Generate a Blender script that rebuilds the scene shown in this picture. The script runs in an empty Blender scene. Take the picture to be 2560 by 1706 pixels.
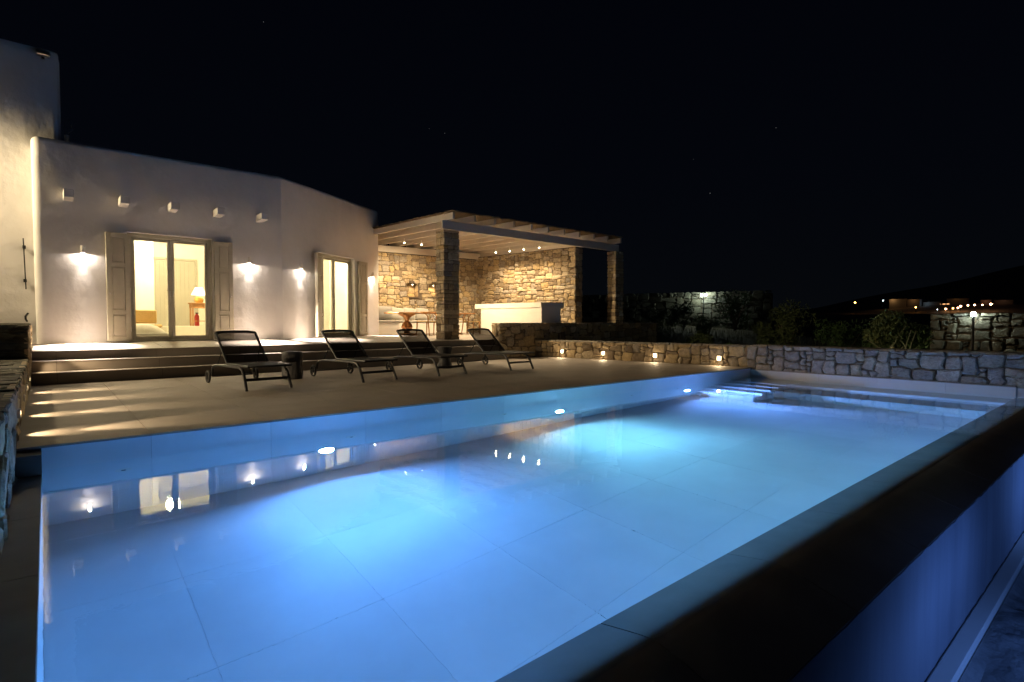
import bpy, math, random
from math import sin, cos, pi, radians, sqrt, atan2, hypot
from mathutils import Vector, Matrix, noise

S = bpy.context.scene
COL = S.collection
rnd = random.Random(7)

# ------------------------------------------------------------------ camera, sky, moon, exposure
cam = bpy.data.objects.new('camera', bpy.data.cameras.new('camera'))
COL.objects.link(cam)
cam.location = (0, 0, 1.0)
cam.rotation_euler = (radians(90 - 1.96), 0, radians(49.70 - 90))
cam.data.sensor_width = 36
cam.data.lens = 36 * 1374 / 2560
cam.data.clip_start = 0.05
cam.data.clip_end = 5000
S.camera = cam

W = bpy.data.worlds.new('World')
S.world = W
W.use_nodes = True
nt = W.node_tree
for n in list(nt.nodes):
    nt.nodes.remove(n)
wo = nt.nodes.new('ShaderNodeOutputWorld')
bg = nt.nodes.new('ShaderNodeBackground')
tc = nt.nodes.new('ShaderNodeTexCoord')
sx = nt.nodes.new('ShaderNodeSeparateXYZ')
rp = nt.nodes.new('ShaderNodeValToRGB')
rp.color_ramp.elements[0].position = 0.0
rp.color_ramp.elements[0].color = (0.0022, 0.0029, 0.0040, 1)
rp.color_ramp.elements[1].position = 0.75
rp.color_ramp.elements[1].color = (0.0004, 0.0007, 0.0026, 1)
e = rp.color_ramp.elements.new(0.22)
e.color = (0.0013, 0.0019, 0.0038, 1)
vor = nt.nodes.new('ShaderNodeTexVoronoi')
vor.inputs['Scale'].default_value = 26
lt = nt.nodes.new('ShaderNodeMath'); lt.operation = 'LESS_THAN'; lt.inputs[1].default_value = 0.012
wn = nt.nodes.new('ShaderNodeMath'); wn.operation = 'MULTIPLY'
mul = nt.nodes.new('ShaderNodeMath'); mul.operation = 'MULTIPLY'; mul.inputs[1].default_value = 0.25
addn = nt.nodes.new('ShaderNodeMixRGB'); addn.blend_type = 'ADD'; addn.inputs[0].default_value = 1
sepc = nt.nodes.new('ShaderNodeSeparateColor')
nt.links.new(tc.outputs['Generated'], sx.inputs[0])
nt.links.new(sx.outputs['Z'], rp.inputs[0])
nt.links.new(tc.outputs['Generated'], vor.inputs['Vector'])
nt.links.new(vor.outputs['Distance'], lt.inputs[0])
nt.links.new(vor.outputs['Color'], sepc.inputs[0])
nt.links.new(lt.outputs[0], wn.inputs[0]); nt.links.new(sepc.outputs[0], wn.inputs[1])
nt.links.new(wn.outputs[0], mul.inputs[0])
nt.links.new(rp.outputs[0], addn.inputs[1]); nt.links.new(mul.outputs[0], addn.inputs[2])
nt.links.new(addn.outputs[0], bg.inputs['Color'])
bg.inputs['Strength'].default_value = 0.17
nt.links.new(bg.outputs[0], wo.inputs[0])

moon = bpy.data.objects.new('moonlight', bpy.data.lights.new('moonlight', 'SUN'))
COL.objects.link(moon)
moon.data.energy = 0.0015
moon.data.color = (0.62, 0.75, 1.0)
moon.data.angle = radians(0.5)
moon.rotation_euler = (radians(38), radians(-10), radians(-25))

S.view_settings.view_transform = 'Standard'
S.view_settings.look = 'None'
S.view_settings.exposure = 2.3
S.view_settings.gamma = 1
S.view_settings.use_curve_mapping = False
S.render.engine = 'CYCLES'
cy = S.cycles
cy.use_denoising = True
cy.denoiser = 'OPENIMAGEDENOISE'
cy.denoising_prefilter = 'ACCURATE'
cy.max_bounces = 10
cy.diffuse_bounces = 5
cy.glossy_bounces = 4
cy.transmission_bounces = 8
cy.transparent_max_bounces = 12
cy.caustics_reflective = False
cy.caustics_refractive = True
cy.blur_glossy = 0.6
cy.sample_clamp_indirect = 4.0
cy.use_adaptive_sampling = False
S.render.film_transparent = False

# ------------------------------------------------------------------ light powers, all in one place
P_SCONCE = 3.6
P_SCONCE_N = 7.0
P_SCONCE_B = 1250.0
P_ROOM1 = 62.0
P_ROOM2 = 75.0
P_DOWN = 160.0
P_NICHE = 3.2
P_STEP = 26.0
P_DECKWALL = 0.5
P_POOL = (30.0, 20.0, 20.0)
P_SPOT = (54.0, 84.0, 66.0)
C_POOL = ((0.10, 0.35, 1.0), (0.18, 0.62, 0.95), (0.13, 0.34, 1.0))
P_BASIN = 5.5
WARM = (1.0, 0.745, 0.44)

# ------------------------------------------------------------------ materials
def mat(name, col, rough=0.6, metal=0.0, var=0.0, vscale=6.0, bump=0.0, bscale=20.0, emit=None, estr=0.0,
        col2=None, detail=6.0, coord='Object', stretch=None, spec=0.5, bdist=0.02, rnd_var=0.0):
    m = bpy.data.materials.new(name)
    m.use_nodes = True
    t = m.node_tree
    b = t.nodes['Principled BSDF']
    b.inputs['Base Color'].default_value = (*col, 1)
    b.inputs['Roughness'].default_value = rough
    b.inputs['Metallic'].default_value = metal
    b.inputs['Specular IOR Level'].default_value = spec
    if emit:
        b.inputs['Emission Color'].default_value = (*emit, 1)
        b.inputs['Emission Strength'].default_value = estr
    if var or bump or rnd_var:
        c = t.nodes.new('ShaderNodeTexCoord')
        src = c.outputs[coord]
        if coord == 'World':
            src = None
        mp = t.nodes.new('ShaderNodeMapping')
        if stretch:
            mp.inputs['Scale'].default_value = stretch
        t.links.new(src, mp.inputs['Vector'])
        src = mp.outputs[0]
    if var or rnd_var:
        n = t.nodes.new('ShaderNodeTexNoise')
        n.inputs['Scale'].default_value = vscale
        n.inputs['Detail'].default_value = detail
        n.inputs['Roughness'].default_value = 0.6
        t.links.new(src, n.inputs['Vector'])
        mx = t.nodes.new('ShaderNodeMixRGB')
        c2 = col2 if col2 else tuple(max(0, k * (1 - var)) for k in col)
        c1 = col if col2 else tuple(min(1, k * (1 + var)) for k in col)
        mx.inputs[1].default_value = (*c1, 1)
        mx.inputs[2].default_value = (*c2, 1)
        rr = t.nodes.new('ShaderNodeMapRange')
        rr.inputs['From Min'].default_value = 0.3
        rr.inputs['From Max'].default_value = 0.7
        t.links.new(n.outputs['Fac'], rr.inputs['Value'])
        t.links.new(rr.outputs[0], mx.inputs[0])
        outc = mx.outputs[0]
        if rnd_var:
            oi = t.nodes.new('ShaderNodeObjectInfo')
            hs = t.nodes.new('ShaderNodeHueSaturation')
            r2 = t.nodes.new('ShaderNodeMapRange')
            r2.inputs['To Min'].default_value = 1 - rnd_var
            r2.inputs['To Max'].default_value = 1 + rnd_var
            t.links.new(oi.outputs['Random'], r2.inputs['Value'])
            t.links.new(r2.outputs[0], hs.inputs['Value'])
            t.links.new(outc, hs.inputs['Color'])
            outc = hs.outputs[0]
        t.links.new(outc, b.inputs['Base Color'])
    if bump:
        n2 = t.nodes.new('ShaderNodeTexNoise')
        n2.inputs['Scale'].default_value = bscale
        n2.inputs['Detail'].default_value = 5
        t.links.new(src, n2.inputs['Vector'])
        bp = t.nodes.new('ShaderNodeBump')
        bp.inputs['Strength'].default_value = bump
        bp.inputs['Distance'].default_value = bdist
        t.links.new(n2.outputs['Fac'], bp.inputs['Height'])
        t.links.new(bp.outputs[0], b.inputs['Normal'])
    return m

def stone_mat(name, stops, sat=1.0):
    m = bpy.data.materials.new(name); m.use_nodes = True
    t = m.node_tree; b = t.nodes['Principled BSDF']
    b.inputs['Roughness'].default_value = 0.85
    b.inputs['Specular IOR Level'].default_value = 0.25
    at = t.nodes.new('ShaderNodeAttribute'); at.attribute_name = 'tint'
    r = t.nodes.new('ShaderNodeValToRGB')
    r.color_ramp.interpolation = 'LINEAR'
    el = r.color_ramp.elements
    el[0].position = 0; el[0].color = (*stops[0], 1)
    el[1].position = 1; el[1].color = (*stops[-1], 1)
    for i, s in enumerate(stops[1:-1]):
        x = el.new((i + 1) / (len(stops) - 1)); x.color = (*s, 1)
    t.links.new(at.outputs['Fac'], r.inputs[0])
    c = t.nodes.new('ShaderNodeNewGeometry')
    n = t.nodes.new('ShaderNodeTexNoise'); n.inputs['Scale'].default_value = 14; n.inputs['Detail'].default_value = 7
    n.inputs['Roughness'].default_value = 0.65
    t.links.new(c.outputs['Position'], n.inputs['Vector'])
    mr = t.nodes.new('ShaderNodeMapRange'); mr.inputs['From Min'].default_value = 0.28; mr.inputs['From Max'].default_value = 0.72
    mr.inputs['To Min'].default_value = 0.6; mr.inputs['To Max'].default_value = 1.28
    t.links.new(n.outputs['Fac'], mr.inputs['Value'])
    mx = t.nodes.new('ShaderNodeMixRGB'); mx.blend_type = 'MULTIPLY'; mx.inputs[0].default_value = 1
    t.links.new(r.outputs[0], mx.inputs[1]); t.links.new(mr.outputs[0], mx.inputs[2])
    t.links.new(mx.outputs[0], b.inputs['Base Color'])
    n2 = t.nodes.new('ShaderNodeTexNoise'); n2.inputs['Scale'].default_value = 34; n2.inputs['Detail'].default_value = 8
    t.links.new(c.outputs['Position'], n2.inputs['Vector'])
    bp = t.nodes.new('ShaderNodeBump'); bp.inputs['Strength'].default_value = 0.75; bp.inputs['Distance'].default_value = 0.02
    t.links.new(n2.outputs['Fac'], bp.inputs['Height']); t.links.new(bp.outputs[0], b.inputs['Normal'])
    return m

M = {}
M['plaster'] = mat('plaster', (0.70, 0.68, 0.66), 0.9, var=0.05, vscale=1.6, bump=0.38, bscale=3.2, bdist=0.05, spec=0.2)
M['plaster_in'] = mat('interior_plaster', (0.74, 0.70, 0.60), 0.9, spec=0.2)
M['tile'] = mat('sand_tile', (0.25, 0.217, 0.185), 0.68, var=0.10, vscale=2.5, bump=0.08, bscale=60, bdist=0.004, rnd_var=0.035, spec=0.35)
M['pooltile'] = mat('pool_tile', (0.68, 0.69, 0.70), 0.6, var=0.06, vscale=1.5, rnd_var=0.03, spec=0.3)
M['coping'] = mat('coping_tile', (0.30, 0.27, 0.24), 0.6, var=0.12, vscale=3, bump=0.1, bscale=50, bdist=0.003, rnd_var=0.05, spec=0.12)
M['grout'] = mat('grout', (0.10, 0.09, 0.08), 0.9)
M['poolgrout'] = mat('pool_grout', (0.62, 0.63, 0.64), 0.9)
M['mortar'] = mat('mortar', (0.13, 0.10, 0.07), 0.95, var=0.2, vscale=8, bump=0.5, bscale=30)
M['stone'] = stone_mat('rubble_stone', [(0.20, 0.15, 0.10), (0.34, 0.27, 0.18), (0.42, 0.32, 0.19), (0.30, 0.26, 0.21), (0.47, 0.38, 0.25), (0.42, 0.31, 0.16), (0.52, 0.45, 0.34)])
M['stone_grey'] = stone_mat('grey_stone', [(0.17, 0.15, 0.13), (0.28, 0.25, 0.21), (0.36, 0.31, 0.25), (0.25, 0.24, 0.23), (0.40, 0.36, 0.30)])
M['wood_white'] = mat('painted_wood', (0.58, 0.52, 0.44), 0.6, var=0.05, vscale=3, bump=0.06, bscale=30, stretch=(1, 1, 4))
M['joinery'] = mat('taupe_joinery', (0.40, 0.37, 0.285), 0.5, var=0.05, vscale=5)
M['groove'] = mat('joinery_groove', (0.10, 0.09, 0.07), 0.7)
M['metal'] = mat('brushed_metal', (0.55, 0.53, 0.50), 0.3, metal=1.0)
M['darkmetal'] = mat('anthracite_metal', (0.014, 0.014, 0.015), 0.42, metal=0.2)
M['rubber'] = mat('black_rubber', (0.012, 0.012, 0.012), 0.7)
M['reed'] = mat('reed_matting', (0.16, 0.11, 0.06), 0.9, var=0.3, vscale=10, bump=0.6, bscale=30, stretch=(1, 12, 1))
M['wood'] = mat('honey_wood', (0.34, 0.155, 0.045), 0.55, var=0.2, vscale=8, stretch=(1, 1, 6))
M['cushion'] = mat('off_white_fabric', (0.38, 0.36, 0.32), 0.95, var=0.04, vscale=20, bump=0.25, bscale=120, bdist=0.004, spec=0.1)
M['cushion_g'] = mat('light_grey_fabric', (0.30, 0.29, 0.27), 0.95, bump=0.25, bscale=120, bdist=0.004, spec=0.1)
M['pattern'] = mat('patterned_fabric', (0.50, 0.47, 0.42), 0.95, col2=(0.09, 0.08, 0.08), var=0.5, vscale=26, detail=1)
M['linen'] = mat('bed_linen', (0.66, 0.62, 0.52), 0.95, bump=0.3, bscale=6, bdist=0.03, spec=0.1)
M['rattan'] = mat('woven_rattan', (0.50, 0.33, 0.13), 0.8, var=0.25, vscale=60)
M['red'] = mat('red_enamel', (0.45, 0.03, 0.02), 0.35)
M['stump'] = mat('dark_carved_wood', (0.035, 0.034, 0.036), 0.6, var=0.3, vscale=6, bump=0.6, bscale=14, stretch=(1, 1, 0.4), bdist=0.03)
M['bark'] = mat('olive_bark', (0.19, 0.16, 0.11), 0.9, var=0.3, vscale=14, bump=0.8, bscale=20)
M['leaf'] = mat('olive_leaves', (0.075, 0.105, 0.035), 0.7, var=0.4, vscale=3)
M['leaf_g'] = mat('shrub_leaves', (0.055, 0.11, 0.03), 0.7, var=0.4, vscale=3)
M['grassy'] = mat('dry_grass', (0.12, 0.11, 0.05), 0.9, var=0.4, vscale=4)
M['soil'] = mat('dry_soil', (0.075, 0.060, 0.042), 0.95, var=0.35, vscale=1.2, bump=0.6, bscale=3, bdist=0.1)
M['hill'] = M['soil']
M['farwall'] = mat('far_plaster', (0.12, 0.11, 0.10), 0.9)
M['streaky'] = mat('streaked_render', (0.30, 0.31, 0.34), 0.75, col2=(0.20, 0.21, 0.24), var=0.3, vscale=1.6, bump=0.12, bscale=5, stretch=(2.0, 2.0, 0.25), bdist=0.02)
M['basinfloor'] = mat('rough_concrete', (0.22, 0.21, 0.20), 0.8, var=0.35, vscale=5, bump=0.9, bscale=7, bdist=0.05)
M['shade'] = mat('lamp_shade_fabric', (0.8, 0.7, 0.5), 0.9, emit=(1.0, 0.78, 0.42), estr=1.6)
M['terracotta'] = mat('ochre_ceramic', (0.62, 0.36, 0.09), 0.4)
M['whitepaint'] = mat('white_paint', (0.72, 0.68, 0.62), 0.8, var=0.03, vscale=4, spec=0.3)

def emis(name, col, s):
    m = bpy.data.materials.new(name); m.use_nodes = True
    t = m.node_tree; t.nodes.remove(t.nodes['Principled BSDF'])
    e = t.nodes.new('ShaderNodeEmission'); e.inputs[0].default_value = (*col, 1); e.inputs[1].default_value = s
    t.links.new(e.outputs[0], t.nodes['Material Output'].inputs[0])
    return m
M['e_sconce'] = emis('sconce_bulb', (1, 0.85, 0.68), 12)
M['e_down'] = emis('downlight_bulb', (1, 0.80, 0.55), 40)
M['e_deck'] = emis('deck_light_lens', (1, 0.72, 0.38), 9)
M['e_pool'] = emis('pool_light_lens', (0.72, 0.82, 1.0), 14)
M['e_garden'] = emis('garden_bulb', (0.85, 1.0, 0.92), 30)
M['e_amber'] = emis('street_bulb_amber', (1.0, 0.42, 0.08), 7)
M['e_peach'] = emis('street_bulb_peach', (1.0, 0.52, 0.25), 8)
M['e_white'] = emis('street_bulb_white', (0.7, 0.85, 0.9), 3)
M['e_window'] = emis('lit_window', (1.0, 0.5, 0.2), 0.35)
M['e_room'] = emis('room_bulb', (1.0, 0.8, 0.5), 6)

def glass_mat():
    m = bpy.data.materials.new('window_glass'); m.use_nodes = True
    t = m.node_tree; t.nodes.remove(t.nodes['Principled BSDF'])
    f = t.nodes.new('ShaderNodeFresnel'); f.inputs[0].default_value = 1.5
    tr = t.nodes.new('ShaderNodeBsdfTransparent'); tr.inputs[0].default_value = (0.95, 0.96, 0.93, 1)
    g = t.nodes.new('ShaderNodeBsdfGlossy'); g.inputs['Roughness'].default_value = 0.02
    mx = t.nodes.new('ShaderNodeMixShader')
    ge = t.nodes.new('ShaderNodeNewGeometry'); sb = t.nodes.new('ShaderNodeMath'); sb.operation = 'SUBTRACT'; sb.inputs[0].default_value = 1.0
    ml = t.nodes.new('ShaderNodeMath'); ml.operation = 'MULTIPLY'      # the pane reflects on its outer face only
    t.links.new(ge.outputs['Backfacing'], sb.inputs[1]); t.links.new(f.outputs[0], ml.inputs[0]); t.links.new(sb.outputs[0], ml.inputs[1])
    t.links.new(ml.outputs[0], mx.inputs[0]); t.links.new(tr.outputs[0], mx.inputs[1]); t.links.new(g.outputs[0], mx.inputs[2])
    t.links.new(mx.outputs[0], t.nodes['Material Output'].inputs[0])
    return m
M['glass'] = glass_mat()

def mesh_fabric():
    m = bpy.data.materials.new('black_sling_mesh'); m.use_nodes = True
    t = m.node_tree; b = t.nodes['Principled BSDF']
    b.inputs['Base Color'].default_value = (0.006, 0.006, 0.007, 1); b.inputs['Roughness'].default_value = 0.6; b.inputs['Specular IOR Level'].default_value = .3
    tr = t.nodes.new('ShaderNodeBsdfTransparent')
    mx = t.nodes.new('ShaderNodeMixShader'); mx.inputs[0].default_value = 0.86
    t.links.new(tr.outputs[0], mx.inputs[1]); t.links.new(b.outputs[0], mx.inputs[2])
    t.links.new(mx.outputs[0], t.nodes['Material Output'].inputs[0])
    return m
M['sling'] = mesh_fabric()
M['stone_dark'] = stone_mat('dimmed_dark_stone', [(0.07, 0.065, 0.05), (0.12, 0.11, 0.085), (0.16, 0.15, 0.11), (0.10, 0.10, 0.085), (0.19, 0.18, 0.14)])  # dark greenish caps; on the garden walls, night dimness put into the stone colour

def water_mat(name, rough=0.0, bs=0.10, tint=(0.93, 0.98, 1.0)):
    m = bpy.data.materials.new(name); m.use_nodes = True
    t = m.node_tree; t.nodes.remove(t.nodes['Principled BSDF'])
    g = t.nodes.new('ShaderNodeBsdfGlass'); g.inputs['IOR'].default_value = 1.333; g.inputs['Roughness'].default_value = rough
    g.inputs['Color'].default_value = (*tint, 1)
    c = t.nodes.new('ShaderNodeNewGeometry')
    n = t.nodes.new('ShaderNodeTexNoise'); n.inputs['Scale'].default_value = 9.0; n.inputs['Detail'].default_value = 3; n.inputs['Roughness'].default_value = 0.55
    n.inputs['Distortion'].default_value = 0.6
    t.links.new(c.outputs['Position'], n.inputs['Vector'])
    bp = t.nodes.new('ShaderNodeBump'); bp.inputs['Strength'].default_value = bs; bp.inputs['Distance'].default_value = 0.012
    t.links.new(n.outputs['Fac'], bp.inputs['Height']); t.links.new(bp.outputs[0], g.inputs['Normal'])
    t.links.new(g.outputs[0], t.nodes['Material Output'].inputs[0])
    return m
M['water'] = water_mat('pool_water', bs=0.03)

# ------------------------------------------------------------------ mesh helpers
class MB:
    def __init__(s): s.v = []; s.f = []; s.sm = False
    def quadbox(s, P):      # 8 points: bottom 4 ccw, top 4 ccw
        b = len(s.v); s.v += [tuple(p) for p in P]
        s.f += [(b+3, b+2, b+1, b), (b+4, b+5, b+6, b+7)] + [(b+i, b+(i+1) % 4, b+4+(i+1) % 4, b+4+i) for i in range(4)]
        return s
    def box(s, x0, x1, y0, y1, z0, z1, mt=None):
        P = [(x0, y0, z0), (x1, y0, z0), (x1, y1, z0), (x0, y1, z0), (x0, y0, z1), (x1, y0, z1), (x1, y1, z1), (x0, y1, z1)]
        if mt: P = [mt @ Vector(p) for p in P]
        return s.quadbox(P)
    def cbox(s, x0, x1, y0, y1, z0, z1, c=0.01, mt=None):   # box with chamfered edges all round
        pts = []
        for z, i in ((z0, c), (z0 + c, 0), (z1 - c, 0), (z1, c)):
            for (x, y) in ((x0+i+c*(i == 0), y0+i), (x1-i-c*(i == 0), y0+i), (x1-i, y0+i+c*(i == 0)), (x1-i, y1-i-c*(i == 0)),
                           (x1-i-c*(i == 0), y1-i), (x0+i+c*(i == 0), y1-i), (x0+i, y1-i-c*(i == 0)), (x0+i, y0+i+c*(i == 0))):
                pts.append((x, y, z))
        if mt: pts = [tuple(mt @ Vector(p)) for p in pts]
        b = len(s.v); s.v += pts
        for r in range(3):
            for i in range(8):
                j = (i + 1) % 8
                s.f.append((b+r*8+i, b+r*8+j, b+r*8+8+j, b+r*8+8+i))
        s.f.append(tuple(b+7-i for i in range(8))); s.f.append(tuple(b+24+i for i in range(8)))
        return s
    def tube(s, path, r, n=8, caps=True, closed=False):
        path = [Vector(p) for p in path]; b = len(s.v); N = len(path)
        rs = r if isinstance(r, (list, tuple)) else [r] * N
        up = None
        for i, p in enumerate(path):
            a = path[i-1] if i > 0 else (path[-1] if closed else p)
            c = path[i+1] if i < N-1 else (path[0] if closed else p)
            d = (c - a).normalized()
            if up is None:
                up = Vector((0, 0, 1)) if abs(d.z) < 0.9 else Vector((1, 0, 0))
            u = d.cross(up).normalized(); w = u.cross(d).normalized(); up = w
            for k in range(n):
                t = 2*pi*k/n
                s.v.append(tuple(p + (u*cos(t) + w*sin(t)) * rs[i]))
        for i in range(N if closed else N-1):
            j = (i+1) % N
            for k in range(n):
                l = (k+1) % n
                s.f.append((b+i*n+k, b+i*n+l, b+j*n+l, b+j*n+k))
        if caps and not closed:
            s.f.append(tuple(b+n-1-k for k in range(n))); s.f.append(tuple(b+(N-1)*n+k for k in range(n)))
        return s
    def lathe(s, prof, c=(0, 0, 0), n=16, sq=None, ax=None):
        b = len(s.v); N = len(prof)
        for (r, z) in prof:
            for k in range(n):
                t = 2*pi*k/n
                rr = r
                if sq: rr = r * (1 + sq * cos(4*t + 0.5) + sq*0.6*cos(7*t))
                p = Vector((rr*cos(t), rr*sin(t), z))
                if ax: p = ax @ p
                s.v.append((c[0]+p.x, c[1]+p.y, c[2]+p.z))
        for i in range(N-1):
            for k in range(n):
                l = (k+1) % n
                s.f.append((b+i*n+k, b+i*n+l, b+(i+1)*n+l, b+(i+1)*n+k))
        s.f.append(tuple(b+n-1-k for k in range(n))); s.f.append(tuple(b+(N-1)*n+k for k in range(n)))
        return s
    def add(s, v, f):
        b = len(s.v); s.v += [tuple(p) for p in v]; s.f += [tuple(b+i for i in q) for q in f]; return s
    def mesh(s, name, m, smooth=False, ang=38):
        me = bpy.data.meshes.new(name); me.from_pydata(s.v, [], s.f); me.update()
        if m: me.materials.append(m)
        if smooth:
            me.polygons.foreach_set('use_smooth', [True] * len(me.polygons))
            me.set_sharp_from_angle(angle=radians(24 if name == 'wall' else ang))
        return me
    def obj(s, name, m, parent=None, smooth=False, loc=None, rot=0):
        o = bpy.data.objects.new(name, s.mesh(name, m, smooth)); COL.objects.link(o)
        if parent: o.parent = parent
        if loc: o.location = loc
        if rot: o.rotation_euler = (0, 0, rot)
        return o

def link(name, me, parent=None, loc=None, rot=0):
    o = bpy.data.objects.new(name, me); COL.objects.link(o)
    if parent: o.parent = parent
    if loc: o.location = loc
    if rot: o.rotation_euler = (0, 0, rot)
    return o
def tag(o, label=None, cat=None, group=None, kind=None):
    if label: o['label'] = label
    if cat: o['category'] = cat
    if group: o['group'] = group
    if kind: o['kind'] = kind
    return o
def thing(name, label, cat, loc=(0, 0, 0), rot=0, group=None):
    o = bpy.data.objects.new(name, None); COL.objects.link(o); o.location = loc; o.rotation_euler = (0, 0, rot)
    o.empty_display_size = 0.1
    return tag(o, label, cat, group)
def struct(name, loc=(0, 0, 0)):
    o = bpy.data.objects.new(name, None); COL.objects.link(o); o.location = loc
    o['kind'] = 'structure'; return o
def copy_tree(o, parent=None):
    c = o.copy(); COL.objects.link(c)
    if parent: c.parent = parent
    for ch in [x for x in COL.objects if x.parent == o]: copy_tree(ch, c)
    return c
def kids(o): return [x for x in COL.objects if x.parent == o]
def light(name, kind, loc, power, col, parent=None, aim=None, **kw):
    l = bpy.data.lights.new(name, kind); l.energy = power; l.color = col
    for k, v in kw.items(): setattr(l, k, v)
    o = bpy.data.objects.new(name, l); COL.objects.link(o); o.location = loc
    if aim is not None: o.rotation_euler = Vector(aim).to_track_quat('-Z', 'Y').to_euler()
    if parent: o.parent = parent
    return o

# ------------------------------------------------------------------ stone generators
def finish_stone(name, v, f, m, parent, tint):
    me = bpy.data.meshes.new(name); me.from_pydata(v, [], f)
    me.materials.append(m)
    a = me.attributes.new('tint', 'FLOAT', 'POINT')
    a.data.foreach_set('value', tint if isinstance(tint, list) else [tint] * len(v))
    me.update()
    o = bpy.data.objects.new(name, me); COL.objects.link(o)
    if parent: o.parent = parent
    return o

def stone_face(parent, O, U, N, L, H, cu=0.10, cv=0.075, m=None, seed=1, holes=(), sizes=None, gap=0.011, depth=0.045,
               limit=300, top=None, stuff=False, base=None, center=None, rough=1.0):
    """irregular stones laid over the rectangle O + u*U + v*Z, facing N; neighbours share one wandering joint"""
    m = m or M['stone']; R = random.Random(seed)
    O = Vector(O); U = Vector(U).normalized(); N = Vector(N).normalized(); Z = Vector((0, 0, 1))
    nu = max(1, round(L / cu)); nv = max(1, round(H / cv)); du = L / nu; dv = H / nv
    sizes = sizes or [(1, 1), (2, 1), (2, 2), (3, 2), (2, 1), (3, 1), (2, 3), (3, 2), (2, 2), (1, 2), (3, 3), (4, 2)]
    occ = [[-1] * nv for _ in range(nu)]; rects = []
    order = [(i, j) for j in range(nv) for i in range(nu)]
    for (i, j) in order:
        if occ[i][j] >= 0: continue
        best = None
        for _ in range(5):
            w, h = R.choice(sizes)
            w = min(w, nu - i); h = min(h, nv - j)
            ok = all(occ[a][b] < 0 for a in range(i, i+w) for b in range(j, j+h))
            if ok and (best is None or w*h > best[0]*best[1] or R.random() < 0.3): best = (w, h)
        if best is None: best = (1, 1)
        w, h = best
        for a in range(i, i+w):
            for b in range(j, j+h): occ[a][b] = len(rects)
        rects.append((i, j, w, h))
    D = {}
    def gp(i, j):
        if (i, j) not in D:
            x = 0 if i in (0, nu) else R.uniform(-.30, .30) * du
            z = 0 if j in (0, nv) else R.uniform(-.28, .28) * dv
            if j == nv: z = R.uniform(-.25, .12) * dv
            D[(i, j)] = (i*du + x, j*dv + z)
        return D[(i, j)]
    out = []
    for (i, j, w, h) in rects:
        cxm = (i + w/2) * du; czm = (j + h/2) * dv
        if any(a - .02 < cxm < b + .02 and c - .02 < czm < d + .02 for a, b, c, d in holes): continue
        if top and czm > top(cxm): continue
        pts = [gp(a, j) for a in range(i, i+w)] + [gp(i+w, b) for b in range(j, j+h)] + [gp(a, j+h) for a in range(i+w, i, -1)] + [gp(i, b) for b in range(j+h, j, -1)]
        n0 = len(pts); corner = {0, w, w+h, 2*w+h}
        cx_ = sum(p[0] for p in pts)/n0; cz_ = sum(p[1] for p in pts)/n0
        P = []
        for k, p in enumerate(pts):
            a = pts[k-1]; b = pts[(k+1) % n0]
            if k in corner:
                t = R.uniform(.16, .34)
                P.append((p[0] + (a[0]-p[0])*t, p[1] + (a[1]-p[1])*t)); P.append((p[0] + (b[0]-p[0])*t, p[1] + (b[1]-p[1])*t))
            else: P.append(p)
        if len(P) > 12: P = [p for k, p in enumerate(P) if k % 3 != 1 or len(P) < 9]
        n = len(P)
        def inset(g):
            q = []
            for (x, z) in P:
                dx, dz = x - cx_, z - cz_; l = hypot(dx, dz) + 1e-6
                s_ = max(0.2, 1 - g*1.25/l); q.append((cx_ + dx*s_, cz_ + dz*s_))
            return q
        d = depth * R.uniform(.6, 1.25); tx = R.uniform(-.07, .07) * rough; tz = R.uniform(-.07, .07) * rough
        r1 = inset(gap/2); r2 = inset(gap/2 + min(.022, .16 * min(w*du, h*dv)))
        v = []
        for (x, z) in r1: v.append(O + U*x + Z*z - N*.03)
        for (x, z) in r1: v.append(O + U*x + Z*z + N*(d*.55 + tx*(x-cx_) + tz*(z-cz_)))
        for (x, z) in r2: v.append(O + U*x + Z*z + N*(d*.95 + tx*(x-cx_) + tz*(z-cz_) + R.uniform(-.004, .004)))
        v.append(O + U*cx_ + Z*cz_ + N*(d + R.uniform(0, .008)))
        f = []
        for k in range(n):
            l = (k+1) % n
            f.append((k, l, n+l, n+k)); f.append((n+k, n+l, 2*n+l, 2*n+k)); f.append((2*n+k, 2*n+l, 3*n))
        if U.cross(Z).dot(N) < 0: f = [tuple(reversed(q)) for q in f]
        out.append((w*h, v, f, R.random(), O + U*cx_ + Z*cz_))
    if stuff: keep, rest = [], out
    else:
        if len(out) > limit: out.sort(key=lambda q: -q[0] / (q[4] - Vector((0, 0, 1))).length)
        keep, rest = out[:limit], out[limit:]
    for (_, v, f, t, c) in keep: finish_stone('stone', [tuple(p) for p in v], f, m, parent, t)
    if rest:
        V, F, T = [], [], []
        for (_, v, f, t, c) in rest:
            b = len(V); V += [tuple(p) for p in v]; F += [tuple(b+i for i in q) for q in f]; T += [t]*len(v)
        o = finish_stone('small_stones', V, F, m, parent, T); o['kind'] = 'stuff'

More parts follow.
